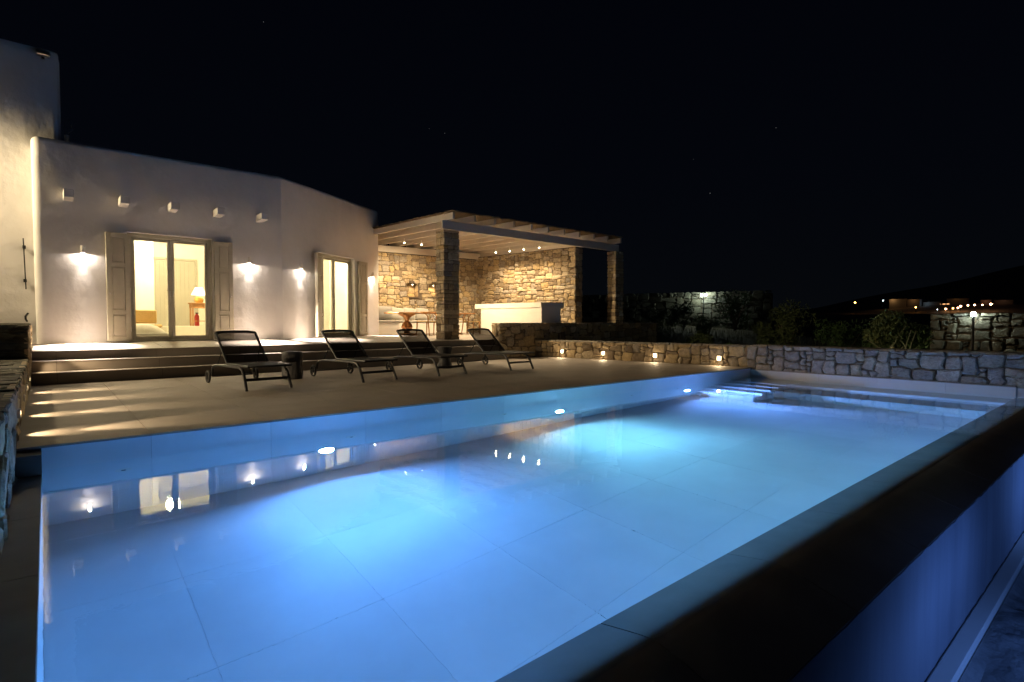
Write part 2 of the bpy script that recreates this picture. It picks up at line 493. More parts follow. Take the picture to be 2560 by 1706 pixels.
def block(R, x0, x1, y0, y1, z0, z1, g=.006, j=.012):
    """a rough squared stone seen from more than one side"""
    c = min(.02, .2*min(x1-x0, y1-y0, z1-z0))
    x0 += g; x1 -= g; y0 += g; y1 -= g; z0 += g*.6; z1 -= g*.6
    J = lambda a: R.uniform(-a, a)
    v = []; cor = [(x0, y0), (x1, y0), (x1, y1), (x0, y1)]
    jit = [(J(j), J(j)) for _ in range(4)]
    for z, i in ((z0, c), (z0+c, 0), (z1-c, 0), (z1, c)):
        for k, (x, y) in enumerate(cor):
            sxn = 1 if k in (1, 2) else -1; syn = 1 if k in (2, 3) else -1
            xx = x + jit[k][0] + J(j*.3); yy = y + jit[k][1] + J(j*.3)
            a = (xx - sxn*(i + c*(.8 if i == 0 else 0)), yy - syn*i); b = (xx - sxn*i, yy - syn*(i + c*(.8 if i == 0 else 0)))
            if k in (0, 2): v += [(*(b if k == 0 else b), z), (*(a if k == 0 else a), z)]
            else: v += [(*a, z), (*b, z)]
    # order the ring by angle so it is convex
    out = []
    cxm, cym = (x0+x1)/2, (y0+y1)/2
    for r in range(4):
        ring = sorted(v[r*8:(r+1)*8], key=lambda p: atan2(p[1]-cym, p[0]-cxm)); out += ring
    f = []
    for r in range(3):
        for k in range(8):
            l = (k+1) % 8; f.append((r*8+k, r*8+l, r*8+8+l, r*8+8+k))
    f.append(tuple(7-k for k in range(8))); f.append(tuple(24+k for k in range(8)))
    return out, f

def pillar(label, x0, x1, y0, y1, z0, z1, seed, group=None):
    R = random.Random(seed)
    t = thing('stone_pillar', label, 'pillar', ((x0+x1)/2, (y0+y1)/2, z0), 0, group)
    inv = Matrix.Translation(-t.location)
    core = MB().box(x0+.03, x1-.03, y0+.03, y1-.03, z0, z1-.03, inv).obj('core', M['mortar'], t)
    z = z0
    k = 0
    while z < z1 - .02:
        h = R.choice([.10, .14, .17, .2, .24, .13]); 
        if z + h > z1 - .07: h = z1 - z
        xs = [x0, x1]; ys = [y0, y1]
        if R.random() < .82: xs = [x0, x0 + (x1-x0)*R.choice([.3, .42, .5, .62, .7]), x1]
        if len(xs) == 3 and R.random() < .3: xs = [x0, x0+(x1-x0)*.3, x0+(x1-x0)*.66, x1]
        if R.random() < .6: ys = [y0, y0 + (y1-y0)*R.uniform(.3, .7), y1]
        for a in range(len(xs)-1):
            yy = ys if a == 0 else [y0, y1]
            for b in range(len(yy)-1):
                hh = [(z, z+h)]
                if h > .19 and R.random() < .45: s_ = z + h*R.uniform(.4, .6); hh = [(z, s_), (s_, z+h)]
                for (za, zb) in hh:
                    v, f = block(R, xs[a], xs[a+1], yy[b], yy[b+1], za, zb)
                    v = [tuple(inv @ Vector(p)) for p in v]
                    finish_stone('stone', v, f, M['stone'], t, R.random())
        z += h; k += 1
    return t

# ================================================================== SETTING
# ---- terrain: one sheet to the horizon (polar grid), hills far off
def gheight(x, y):
    d = hypot(x, y)
    h = -1.25
    if x > 11.9: h = -0.75 + 0.030 * max(0, d - 14) if d < 60 else 0.63 + .012*(d-60)
    if x > 11.9 and y > 8: h += min(1.0, (y-8)*.10) * min(1, max(0, (d-16)/10))
    if d > 60: h = max(h, 0.63 + .010*(d-60)) 
    h += 46*math.exp(-(((x-720)/95)**2 + ((y-60)/120)**2)) + 40*math.exp(-(((x-760)/100)**2 + ((y+120)/140)**2))
    h += 8*math.exp(-(((x-412)/32)**2 + ((y-80)/55)**2))
    h += 14*math.exp(-(((x-640)/60)**2 + ((y-190)/60)**2))
    if 13 < d < 3000: h += 0.25*noise.noise(Vector((x*.15, y*.15, 0))) * min(1, (d-13)/20)
    if 14 < d < 60: h += .10*noise.noise(Vector((x*.9, y*.9, 3)))
    if d > 900: h = h*max(0, 1-(d-900)/800)
    return h
mb = MB(); rings = [0, 4, 8, 11, 12.2, 13, 14, 16, 17, 18, 19, 20, 21, 22, 23, 24, 25, 26, 27, 28, 29, 31, 33, 38, 45, 55, 70, 100, 150, 210, 270, 320, 360, 400, 440, 500, 560, 620, 700, 800, 950, 1300, 2000, 4000]
NA = 360
for r in rings:
    for k in range(NA):
        a = 2*pi*k/NA
        x, y = r*cos(a), r*sin(a)
        mb.v.append((x, y, gheight(x, y) if r > 12.5 else -2.3))
for i in range(len(rings)-1):
    for k in range(NA):
        l = (k+1) % NA
        mb.f.append((i*NA+k, (i+1)*NA+k, (i+1)*NA+l, i*NA+l))
o = mb.obj('terrain', M['soil'], smooth=True); o['kind'] = 'structure'

# ---- pool
PX0, PX1, PY0, PY1, ZW, ZF = -0.05, 11.85, 1.47, 5.83, -0.20, -1.75
TP = 1.026; TX0 = 0.70 - TP
pool = struct('swimming_pool')
shell = MB()
shell.box(-1.1, PX1+.3, PY0-.6, PY1+.03, ZF-.35, ZF-.003)                       # under the floor tiles
shell.box(PX0-.9, PX0-.024, PY0-.58, PY1+.03, ZF-.02, ZW-.045)                   # left wall
shell.box(PX1+.024, PX1+.05, PY0-.58, PY1+.03, ZF-.02, -.06)                    # far wall
shell.box(PX0-.02, PX1+.02, PY1+.024, PY1+.2, ZF-.02, -.045)                    # deck side wall
shell.box(PX0-.02, PX1+.05, PY0-.58, PY0-.024, ZF-.02, ZW-.139)                 # overflow wall
shell.obj('pool_shell', M['poolgrout'], pool)
G = .0010
def cuts(a, b, ph, p=TP):
    c = [a]; x = ph
    while x < b - .05:
        if x > a + .05: c.append(x)
        x += p
    return c + [b]
cx_ = cuts(PX0, PX1, TX0)
for i in range(len(cx_)-1):
    x0, x1 = cx_[i]+G, cx_[i+1]-G
    cyy = cuts(PY0, PY1, 1.35)
    for j in range(len(cyy)-1):
        MB().box(x0, x1, cyy[j]+G, cyy[j+1]-G, ZF-.022, ZF).obj('floor_tile', M['pooltile'], pool)
    for (za, zb) in ((-1.2, -0.02), (ZF+.002, -1.2)):
        MB().box(x0, x1, PY1, PY1+.022, za+G, zb-G*.5).obj('wall_tile', M['pooltile'], pool)
    MB().box(x0, x1, PY0-.022, PY0, ZF+.004, ZW-.137).obj('wall_tile', M['pooltile'], pool)
cyy = cuts(PY0, PY1, 1.35)
for j in range(len(cyy)-1):
    for X, zt in ((PX0-.022, ZW-.04), (PX1, -.05)):
        MB().box(X, X+.022, cyy[j]+G, cyy[j+1]-G, ZF+.004, zt).obj('wall_tile', M['pooltile'], pool)
# far band top coping
for j in range(len(cyy)-1):
    MB().box(PX1-.006, PX1+.16, cyy[j]+G, cyy[j+1]-G, -.048, -.03).obj('coping_tile', M['coping'], pool)
MB().box(PX1+.03, PX1+.14, PY0-.6, PY0, -.5, -.031).obj('coping_tile', M['coping'], pool)
# overflow coping; inner bevel shaped to catch the underwater lamps as a lit strip
for i in range(len(cx_)-1):
    pr = [(PY0-.001, -.335), (PY0-.001, -.298), (PY0-.07, -.268), (PY0-.14, -.239), (PY0-.20, -.216), (PY0-.25, -.2015), (PY0-.275, -.2015), (PY0-.31, -.208), (PY0-.38, -.222), (.842, -.300), (.842, -.335)]
    a_, b_ = cx_[i]+.003, cx_[i+1]-.003; n_ = len(pr)
    mb = MB(); mb.v = [(a_, y, z) for y, z in pr] + [(b_, y, z) for y, z in pr]
    mb.f = [tuple(range(n_))[::-1], tuple(range(n_, 2*n_))] + [(k, (k+1) % n_, n_+(k+1) % n_, n_+k) for k in range(n_)]
    mb.obj('coping_tile', M['coping'], pool, smooth=True)
MB().box(PX0-.02, PX1+.02, .85, PY0-.03, ZW-.6, ZW-.137).obj('coping_bed', M['grout'], pool)
# left coping, dry
cl = cuts(.9, 5.60, 1.35)
for j in range(len(cl)-1):
    MB().cbox(-.5, PX0-.0, cl[j]+G, cl[j+1]-G, ZW-.04, ZW+.008, .004).obj('coping_tile', M['coping'], pool)
# water
nx, ny = 2, 2
MB().add([(PX0+.001, PY0-.27, ZW), (PX1-.001, PY0-.27, ZW), (PX1-.001, PY1-.001, ZW), (PX0+.001, PY1-.001, ZW)], [(0, 1, 2, 3)]).obj('pool_water', M['water'])['kind'] = 'structure'
# steps in the water: wide steps at the far end and a stair in the corner
st = MB()
st.box(11.15, PX1-.001, PY0+.001, 4.66, ZF+.003, -.50); st.box(10.45, 11.149, PY0+.001, 4.66, ZF+.003, -.98)
st.obj('wide_step', M['pooltile'], pool)
for i, (xa, z) in enumerate(((9.60, -1.22), (9.94, -.98), (10.27, -.77), (10.60, -.56), (10.92, -.36))):
    xb = (9.94, 10.27, 10.60, 10.92, PX1-.002)[i]
    MB().box(xa+.001, xb, 4.67, PY1-.002, ZF+.003+.0*i, z).obj('stair_step', M['pooltile'], pool)

G = .0035
# ---- deck
deck = struct('deck')
dx = cuts(-.21, 12.0, TX0); dy = cuts(PY1-.012, 11.5, PY1)
for i in range(len(dx)-1):
    for j in range(len(dy)-1):
        MB().box(dx[i]+G*.7, dx[i+1]-G*.7, dy[j]+(G*.7 if j else 0), dy[j+1]-G*.7, -.018, 0).obj('floor_tile', M['tile'], deck)
MB().box(-.21, 12.0, PY1+.004, 11.6, -.3, -.020).obj('deck_base', M['grout'], deck)
MB().box(-.4, PX0-.0, 5.60, PY1-.013, ZW-.3, -.03).obj('deck_base', M['grout'], deck)

# ---- steps up to the terrace
steps = struct('terrace_steps')
ex = cuts(-.19, 9.6, TX0+.45, 1.45)
for lvl, (y0, y1, z1) in enumerate(((11.5, 11.86, .187), (11.85, 12.21, .355))):
    z0 = (0, .187)[lvl]
    for i in range(len(ex)-1):
        MB().box(ex[i]+G*.7, ex[i+1]-G*.7, y0+.012, y0+.03, z0+.001, z1-.021).obj('riser_tile', M['tile'], steps)
        MB().cbox(ex[i]+G*.7, ex[i+1]-G*.7, y0, y1+.02, z1-.02, z1, .003).obj('tread_tile', M['tile'], steps)
    MB().box(-.19, 9.59, y0+.032, y1+.1, z0-.15, z1-.024).obj('step_base', M['grout'], steps)
    MB().box(9.59, 9.6, y0+.013, y1, z0+.002, z1-.021).obj('end_tile', M['tile'], steps)
ex = cuts(-.19, 9.75, TX0+.45, 1.45)
for i in range(len(ex)-1):
    MB().box(ex[i]+G*.7, ex[i+1]-G*.7, 12.212, 12.23, .356, .488).obj('riser_tile', M['tile'], steps)

# ---- terrace floor, falling slightly towards the steps
terr = struct('terrace')
def tz(y): return .51 + (.583-.51) * min(1, max(0, (y-12.2)/1.66))
tx = cuts(-.19, 16.2, TX0); ty = [12.2, 13.03, 13.86, 14.89, 15.92, 16.95, 17.98, 18.6]
A2 = radians(31.8); CO = Vector((4.42, 13.86, 0)); DU = Vector((cos(A2), sin(A2), 0)); DN = Vector((sin(A2), -cos(A2), 0))
def inside_house(x, y):
    if y < 13.9: return False
    if x < 4.42: return True
    return y > 13.86 + (x-4.42)*math.tan(A2) + .9 and x < 8.1
for i in range(len(tx)-1):
    for j in range(len(ty)-1):
        if inside_house((tx[i]+tx[i+1])/2, ty[j]): continue
        a, b, c, d = tx[i]+G*.7, tx[i+1]-G*.7, ty[j]+(G*.7 if j else 0), ty[j+1]-G*.7
        P = [(a, c, tz(c)-.02), (b, c, tz(c)-.02), (b, d, tz(d)-.02), (a, d, tz(d)-.02), (a, c, tz(c)), (b, c, tz(c)), (b, d, tz(d)), (a, d, tz(d))]
        MB().quadbox(P).obj('floor_tile', M['tile'], terr)
P = []
for z in (0, 1):
    pass
MB().quadbox([(-.19, 12.235, .1), (16.2, 12.235, .1), (16.2, 13.86, .1), (-.19, 13.86, .1), (-.19, 12.235, .489), (16.2, 12.235, .489), (16.2, 13.86, .560), (-.19, 13.86, .560)]).obj('terrace_base', M['grout'], terr)
MB().box(-.19, 16.2, 13.861, 18.8, .1, .560).obj('terrace_base', M['grout'], terr)

# ---- overflow basin under the pool's outer wall
basin = struct('overflow_basin')
R = random.Random(3)
# rough-edged outer face of the pool wall
mb = MB(); n = 300; zr = [0, -.10, -.25, -.45, -.65, -.80]
for i in range(n+1):
    x = -2 + 14.5*i/n
    jy = noise.noise(Vector((x*9, 0, 0))) + .7*noise.noise(Vector((x*31, 3, 0)))
    for k, dz in enumerate(zr):
        st_ = .010*noise.noise(Vector((x*7, dz*1.2, 9))) * min(1, max(0, (x-3)/3))
        mb.v.append((x, .833 - st_ + (.004 if k == 0 else 0), -.304 + dz + (.006*jy if k == 0 else 0)))
for i in range(n):
    for k in range(5):
        a = i*6+k; mb.f.append((a, a+1, a+7, a+6))
mb.obj('outer_wall_face', M['streaky'], basin, smooth=True)
MB().cbox(-2, 12.5, .72, .831, -1.20, -1.08, .012).obj('channel_edge', M['whitepaint'], basin)
mb = MB(); nx, ny = 150, 40
for j in range(ny+1):
    for i in range(nx+1):
        x = -2 + 14.5*i/nx; y = .715 - 2.6*j/ny
        z = -1.15 + .035*noise.noise(Vector((x*5, y*5, 0))) + .02*noise.noise(Vector((x*14, y*14, 1))) + .10*noise.noise(Vector((x*.9, y*.9, 4)))
        mb.v.append((x, y, z if j else -1.12))
for j in range(ny):
    for i in range(nx):
        a = j*(nx+1)+i; mb.f.append((a, a+nx+1, a+nx+2, a+1))
mb.obj('basin_floor', M['basinfloor'], basin, smooth=True)

# ================================================================== HOUSE
house = thing('white_house', 'low white plastered house with rounded parapet and two lit glazed doors', 'house', (0, 13.86, .5))
HI = Matrix.Translation(-house.location)
ZB, ZT = .40, 4.54; RR = .10; OPZ0, OPZ1 = .585, 2.87
OP1 = (1.32, 2.90); OP2 = (1.36, 3.04); F2L = 4.44
cols = []      # (point, inward vector, tag)
x0 = -.14; r = .12
cols.append((Vector((x0, 17.9, 0)), Vector((1, 0, 0)), ''))
cols.append((Vector((x0, 13.86+r, 0)), Vector((1, 0, 0)), ''))
for k in range(1, 6):
    a = pi/2*k/6
    inw = Vector((cos(a), sin(a), 0))
    cols.append((Vector((x0+r, 13.86+r, 0)) - inw*r, inw, ''))
cols.append((Vector((x0+r, 13.86, 0)), Vector((0, 1, 0)), ''))
for u in (.6, OP1[0]): cols.append((Vector((u, 13.86, 0)), Vector((0, 1, 0)), 'h1' if u == OP1[0] else ''))
for u in (OP1[1], 3.6): cols.append((Vector((u, 13.86, 0)), Vector((0, 1, 0)), ''))
b = (Vector((0, 1, 0)) - DN).normalized()
cols.append((CO.copy(), b / cos(A2/2), ''))
for s_, tg in ((OP2[0], 'h2'), (OP2[1], ''), (F2L-r, '')): cols.append((CO + DU*s_, -DN, tg))
cc = CO + DU*(F2L-r) - DN*r
for k in range(1, 6):
    a = pi/2*k/6
    outw = DN*cos(a) + DU*sin(a)
    cols.append((cc + outw*r, -outw, ''))
cols.append((cc + DU*r, -DU, '')); cols.append((cc + DU*r - DN*2.6, -DU, ''))
rows = [(ZB, 0), (OPZ0, 0), (1.7, 0), (OPZ1, 0), (3.6, 0), (ZT-RR, 0)]
for k in range(1, 6): a = pi/2*k/5; rows.append((ZT-RR+RR*sin(a), RR*(1-cos(a))))
rows += [(ZT, .26), (ZT-.35, .30)]
mb = MB(); nr = len(rows); wall_y = .34
for (p, inw, tg) in cols:
    for (z, d) in rows:
        q = p + inw*d; jj = .006*noise.noise(Vector((q.x*1.1, q.y*1.1, z*1.1)))
        mb.v.append(tuple(HI @ Vector((q.x - inw.x*jj, q.y - inw.y*jj, z))))
for i in range(len(cols)-1):
    for k in range(nr-1):
        if cols[i][2] in ('h1', 'h2') and k in (1, 2): continue
        a = i*nr+k; mb.f.append((a, a+nr, a+nr+1, a+1))
# reveals
def reveal(p0, p1, inw):
    c = [(p0, OPZ0), (p1, OPZ0), (p1, OPZ1), (p0, OPZ1)]
    v = [HI @ Vector((p.x, p.y, z)) for p, z in c] + [HI @ Vector((p.x+inw.x*wall_y, p.y+inw.y*wall_y, z)) for p, z in c]
    mb.add(v, [(i, i+4, (i+1) % 4+4, (i+1) % 4) for i in range(4)])
reveal(Vector((OP1[0], 13.86, 0)), Vector((OP1[1], 13.86, 0)), Vector((0, 1, 0)))
reveal(CO+DU*OP2[0], CO+DU*OP2[1], -DN)
mb.obj('wall', M['plaster'], house, smooth=True)
# flat roof and back so that no light leaks
e2 = CO + DU*(F2L-.1)
MB().add([HI @ Vector(p) for p in ((-.1, 13.95, 4.25), (4.4, 13.95, 4.25), (e2.x, e2.y+.1, 4.25), (e2.x-1.3, e2.y+2.2, 4.25), (-.1, 17.9, 4.25))], [(0, 1, 2, 3, 4)]).obj('roof', M['plaster'], house)
# lintel bead above each opening
MB().box(OP1[0]-.03, OP1[1]+.03, 13.852, 13.864, OPZ1, OPZ1+.025, HI).obj('lintel_trim', M['plaster'], house)

# local frame for the angled front: x along, y into the house, z up
F2M = Matrix(((DU.x, -DN.x, 0, CO.x), (DU.y, -DN.y, 0, CO.y), (0, 0, 1, 0), (0, 0, 0, 1)))
F1M = Matrix.Translation((0, 13.86, 0))
mt2 = HI @ F2M
MB().box(OP2[0]-.03, OP2[1]+.03, -.008, .004, OPZ1, OPZ1+.025, mt2).obj('lintel_trim', M['plaster'], house)

# rooms
def room(FM, s0, s1, w1, z0, z1, name):
    v = [FM @ Vector(p) for p in ((s0, wall_y+.012, z0), (s1, wall_y+.012, z0), (s1, w1, z0), (s0, w1, z0), (s0, wall_y+.012, z1), (s1, wall_y+.012, z1), (s1, w1, z1), (s0, w1, z1))]
    v = [HI @ p for p in v]
    mb = MB(); mb.add(v, [(0, 1, 2, 3), (7, 6, 5, 4), (1, 5, 6, 2), (3, 2, 6, 7), (0, 3, 7, 4)])
    return mb.obj(name, M['plaster_in'], house)
room(F1M, .35, 4.0, 3.78, .586, 3.25, 'bedroom_walls')
room(F2M, .55, 3.95, 2.4, .586, 3.25, 'hall_walls')
MB().box(.36, 2.12, 2.7, 3.77, .59, 3.24, HI @ F1M).obj('bedroom_walls', M['plaster_in'], house)   # chimney breast
MB().box(.36, 3.99, 1.9, 3.77, .588, .90, HI @ F1M).obj('bedroom_floor', M['plaster_in'], house)   # raised floor
MB().box(2.62, 3.94, 1.55, 2.39, .588, 3.24, mt2).obj('hall_walls', M['plaster_in'], house)

# glazed door sets
def door_set(FM, u0, u1, par):
    mtx = HI @ FM; w = u1-u0; yb = .13
    d = bpy.data.objects.new('door_frame', None); 
    fr = MB()
    fr.cbox(u0+.001, u0+.07, yb-.03, yb+.06, OPZ0+.002, OPZ1-.002, .004, mtx); fr.cbox(u1-.07, u1-.001, yb-.03, yb+.06, OPZ0+.002, OPZ1-.002, .004, mtx)
    fr.cbox(u0+.071, u1-.071, yb-.03, yb+.06, OPZ1-.08, OPZ1-.002, .004, mtx); fr.cbox(u0+.071, u1-.071, yb-.05, yb+.06, OPZ0+.002, OPZ0+.035, .004, mtx)
    F = fr.obj('door_frame', M['joinery'], par)
    mid = (u0+u1)/2
    for a, b, sgn in ((u0+.073, mid-.001, 1), (mid+.001, u1-.073, -1)):
        lf = MB(); t = .062
        z0, z1 = OPZ0+.037, OPZ1-.083
        lf.cbox(a, a+t, yb-.005, yb+.045, z0, z1, .004, mtx); lf.cbox(b-t, b, yb-.005, yb+.045, z0, z1, .004, mtx)
        lf.cbox(a+t+.001, b-t-.001, yb-.005, yb+.045, z1-t, z1, .004, mtx); lf.cbox(a+t+.001, b-t-.001, yb-.005, yb+.045, z0, z0+.085, .004, mtx)
        L = lf.obj('door_leaf', M['joinery'], par)
        MB().box(a+t-.004, b-t+.004, yb+.018, yb+.024, z0+.08, z1-t+.004, mtx).obj('glass_pane', M['glass'], L)
        hx = b-.03 if sgn > 0 else a+.03
        MB().cbox(hx-.010, hx+.010, yb-.03, yb-.006, 1.55, 1.68, .003, mtx).obj('handle', M['metal'], L)
    # hinges
    for z in (.85, 1.6, 2.6):
        MB().tube([mtx @ Vector((u0+.012, yb-.045, z)), mtx @ Vector((u0+.012, yb-.045, z+.09))], .010, 6).obj('hinge', M['metal'], par)
        MB().tube([mtx @ Vector((u1-.012, yb-.045, z)), mtx @ Vector((u1-.012, yb-.045, z+.09))], .010, 6).obj('hinge', M['metal'], par)
door_set(F1M, OP1[0], OP1[1], house)
door_set(F2M, OP2[0], OP2[1], house)

def shutter(FM, hinge_u, side, label, w=.40, ang=7, double=True):
    """panelled shutter folded back against the wall; side -1 lies left of the opening"""
    z0, z1 = .615, 2.815
    loc = HI @ FM @ Vector((hinge_u, -.035, 0))
    rotm = (HI @ FM).to_3x3().to_4x4() @ Matrix.Rotation(radians(-ang if side > 0 else ang), 4, 'Z')
    mt = Matrix.Translation(loc) @ rotm
    X = lambda a, b: (a, b) if side > 0 else (-b, -a)
    mb = MB()
    a, b = X(0, w); mb.cbox(a, b, -.022, .0, z0, z1, .004, mt)
    o = mb.obj('shutter', M['joinery'], house); o['label'] = label
    # frame proud of three sunk panels
    fr = MB(); bw = .085; zs = [z0, z0+.09, 1.16, 1.25, 2.12, 2.21, z1-.09, z1]
    a, b = X(0.002, bw); fr.cbox(a, b, -.050, -.0225, z0+.002, z1-.002, .003, mt)
    a, b = X(w-bw, w-.002); fr.cbox(a, b, -.050, -.0225, z0+.002, z1-.002, .003, mt)
    a, b = X(bw+.0005, w-bw-.0005)
    for k in (0, 2, 4, 6): fr.cbox(a, b, -.050, -.0225, zs[k]+.002, zs[k+1]-.002, .003, mt)
    fr.obj('shutter_frame', M['joinery'], o)
    a, b = X(bw+.02, w-bw-.02)
    for k in (1, 3, 5):
        MB().cbox(a, b, -.046, -.0226, zs[k]+.02, zs[k+1]-.02, .005, mt).obj('panel', M['joinery'], o)
    a, b = X(w-.06, w-.035)
    MB().lathe([(.012, 0), (.018, .012), (.018, .03), (.010, .036)], mt @ Vector(((a+b)/2, -.050, 1.58)), 8, ax=rotm.to_3x3() @ Matrix.Rotation(radians(90), 3, 'X')).obj('knob', M['metal'], o, smooth=True)
    if double:   # second leaf folded behind
        a, b = X(.0, w-.02); MB().cbox(a, b, .004, .028, z0+.005, z1-.005, .004, mt).obj('rear_leaf', M['joinery'], o)
    for z in (.8, 1.6, 2.62):
        MB().tube([mt @ Vector((0, -.03, z)), mt @ Vector((0, -.03, z+.10))], .011, 6).obj('hinge', M['metal'], o)
    a, b = X(w-.05, w-.03); MB().tube([mt @ Vector((a, -.012, z0)), mt @ Vector((a, -.012, z0-.028))], .008, 6).obj('bolt', M['metal'], o)
shutter(F1M, OP1[0]+.02, -1, 'wide left shutter of the nearer door', .40, 9)
shutter(F1M, OP1[1]+.02, 1, 'right shutter of the nearer door', .38, 4)
shutter(F2M, OP2[0]+.10, -1, 'left shutter of the farther door', .50, 20)
shutter(F2M, OP2[1]+.12, 1, 'right shutter of the farther door', .42, 3)
# beam ends through the wall
for i, x in enumerate((.385, 1.26, 2.125, 3.0, 3.91)):
    y1 = 13.865; MB().cbox(x-.078, x+.078, 13.42, y1, 3.365, 3.52, .010, HI).obj('beam_end', M['plaster'], house)

# interior things -------------------------------------------------
def T(loc): return Matrix.Translation(loc)
bed = thing('bed', 'bed with pale duvet just inside the nearer glazed door', 'bed', (1.35, 15.0, .59))
MB().cbox(-.85, .75, -.75, .75, .0, .18, .02).obj('bed_base', M['whitepaint'], bed)
mb = MB(); n = 16
for j in range(n+1):
    for i in range(n+1):
        x = -1+2*i/n; y = -1+2*j/n
        z = .36*(1-abs(x)**6)*(1-abs(y)**6) + .02*noise.noise(Vector((x*3, y*3, 0)))
        mb.v.append((x*.84-.05, y*.80, .02+max(0, z)))
for j in range(n):
    for i in range(n):
        a = j*(n+1)+i; mb.f.append((a, a+1, a+n+2, a+n+1))
mb.obj('duvet', M['linen'], bed, smooth=True)
ch = thing('rattan_armchair', 'low woven rattan chair beyond the bed indoors', 'chair', (1.62, 15.6, .59))
MB().cbox(-.42, .42, -.02, .05, .38, .70, .02).obj('backrest', M['rattan'], ch)
MB().cbox(-.45, .48, -.42, .04, .28, .36, .03).obj('seat', M['rattan'], ch)
for sxx in (-.38, .4):
    for syy in (-.36, 0): MB().tube([(sxx, syy, 0), (sxx, syy, .3)], .02, 6).obj('leg', M['wood'], ch)
ct = thing('console_table', 'narrow wooden console table with four legs in the bedroom', 'table', (3.12, 16.5, .90))
MB().cbox(-.24, .26, -.22, .18, .58, .61, .006).obj('tabletop', M['wood'], ct)
MB().box(-.21, .23, -.19, .15, .47, .58).obj('apron', M['wood'], ct)
for sxx in (-.2, .19):
    for syy in (-.17, .12): MB().cbox(sxx-.0, sxx+.035, syy, syy+.035, 0, .47, .004).obj('leg', M['wood'], ct)
MB().box(-.17, .19, -.15, -.13, .12, .14).obj('stretcher', M['wood'], ct)
tl = thing('table_lamp', 'lit table lamp with ochre pot base on the console table', 'lamp', (3.11, 16.48, 1.511))
MB().lathe([(.07, 0), (.10, .03), (.115, .08), (.10, .14), (.05, .15)], n=16).obj('lamp_base', M['terracotta'], tl, smooth=True)
MB().lathe([(.03, .15), (.05, .18), (.03, .21)], n=12).obj('neck', M['whitepaint'], tl, smooth=True)
MB().lathe([(.175, .21), (.085, .40)], n=20).obj('lamp_shade', M['shade'], tl, smooth=True)
fe = thing('fire_extinguisher', 'red fire extinguisher standing under the console table', 'extinguisher', (3.12, 16.85, .90))
MB().lathe([(.055, 0), (.06, .02), (.06, .26), (.03, .31), (.02, .33)], n=14).obj('cylinder_body', M['red'], fe, smooth=True)
MB().box(-.03, .04, -.01, .01, .33, .36).obj('handle', M['rubber'], fe)
dr = thing('interior_door', 'closed panelled grey-green door at the back of the bedroom', 'door', (2.73, 17.6, .90))
MB().box(-.50, .50, -.0, .035, 0, 1.80).obj('door_leaf', M['joinery'], dr)
for k in range(9): MB().box(-.44+k*.098, -.35+k*.098, -.010, -.001, .02, 1.76).obj('board', M['joinery'], dr)
MB().cbox(-.56, -.50, -.03, .03, 0, 1.86, .006).obj('frame', M['joinery'], dr); MB().cbox(.50, .56, -.03, .03, 0, 1.86, .006).obj('frame', M['joinery'], dr)
MB().cbox(-.499, .499, -.03, .03, 1.801, 1.86, .006).obj('frame', M['joinery'], dr)
MB().box(-.18, -.06, -.05, -.03, .96, .98).obj('handle', M['darkmetal'], dr)
# wall sconce and a leaning wooden chair seen through the farther door
q = F2M @ Vector((1.72, 2.36, 2.1))
ws = thing('indoor_wall_sconce', 'small lit half-bowl sconce inside the farther door', 'lamp', q, A2)
MB().lathe([(.03, -.10), (.09, -.02), (.10, 0)], n=14).obj('bowl', M['whitepaint'], ws, smooth=True)
light('sconce_glow', 'POINT', (0, -.02, .06), 5, (1, .72, .38), ws, shadow_soft_size=.03)
q = F2M @ Vector((1.50, 1.4, .59))
es = thing('folding_wooden_chair', 'folding wooden chair just inside the farther door', 'chair', q, A2)
for k in (-.17, .17):
    MB().tube([(k, -.18, 0), (k, .22, .92)], .016, 6).obj('leg', M['wood'], es); MB().tube([(k, .25, 0), (k, -.12, .50)], .016, 6).obj('leg', M['wood'], es)
MB().cbox(-.2, .2, -.2, .14, .46, .49, .008).obj('seat', M['wood'], es); MB().cbox(-.2, .2, .17, .20, .78, .92, .008).obj('backrest', M['wood'], es)
# room lights: unseen ceiling bowls added above the view to light both rooms
for (loc, pw, cc, lab) in (((2.3, 15.6, 3.2), P_ROOM1, (1, .85, .56), 'added unseen flush ceiling lamp lighting the bedroom'), (F2M @ Vector((2.1, 1.1, 3.2)), P_ROOM2, (1, .86, .60), 'added unseen flush ceiling lamp lighting the hall')):
    cl_ = thing('added_ceiling_lamp', lab, 'lamp', loc)
    MB().lathe([(.14, .04), (.13, 0), (.09, -.03)], n=16).obj('diffuser', M['e_room'], cl_, smooth=True)
    light('bulb', 'POINT', (0, 0, -.12), pw, cc, cl_, shadow_soft_size=.15)

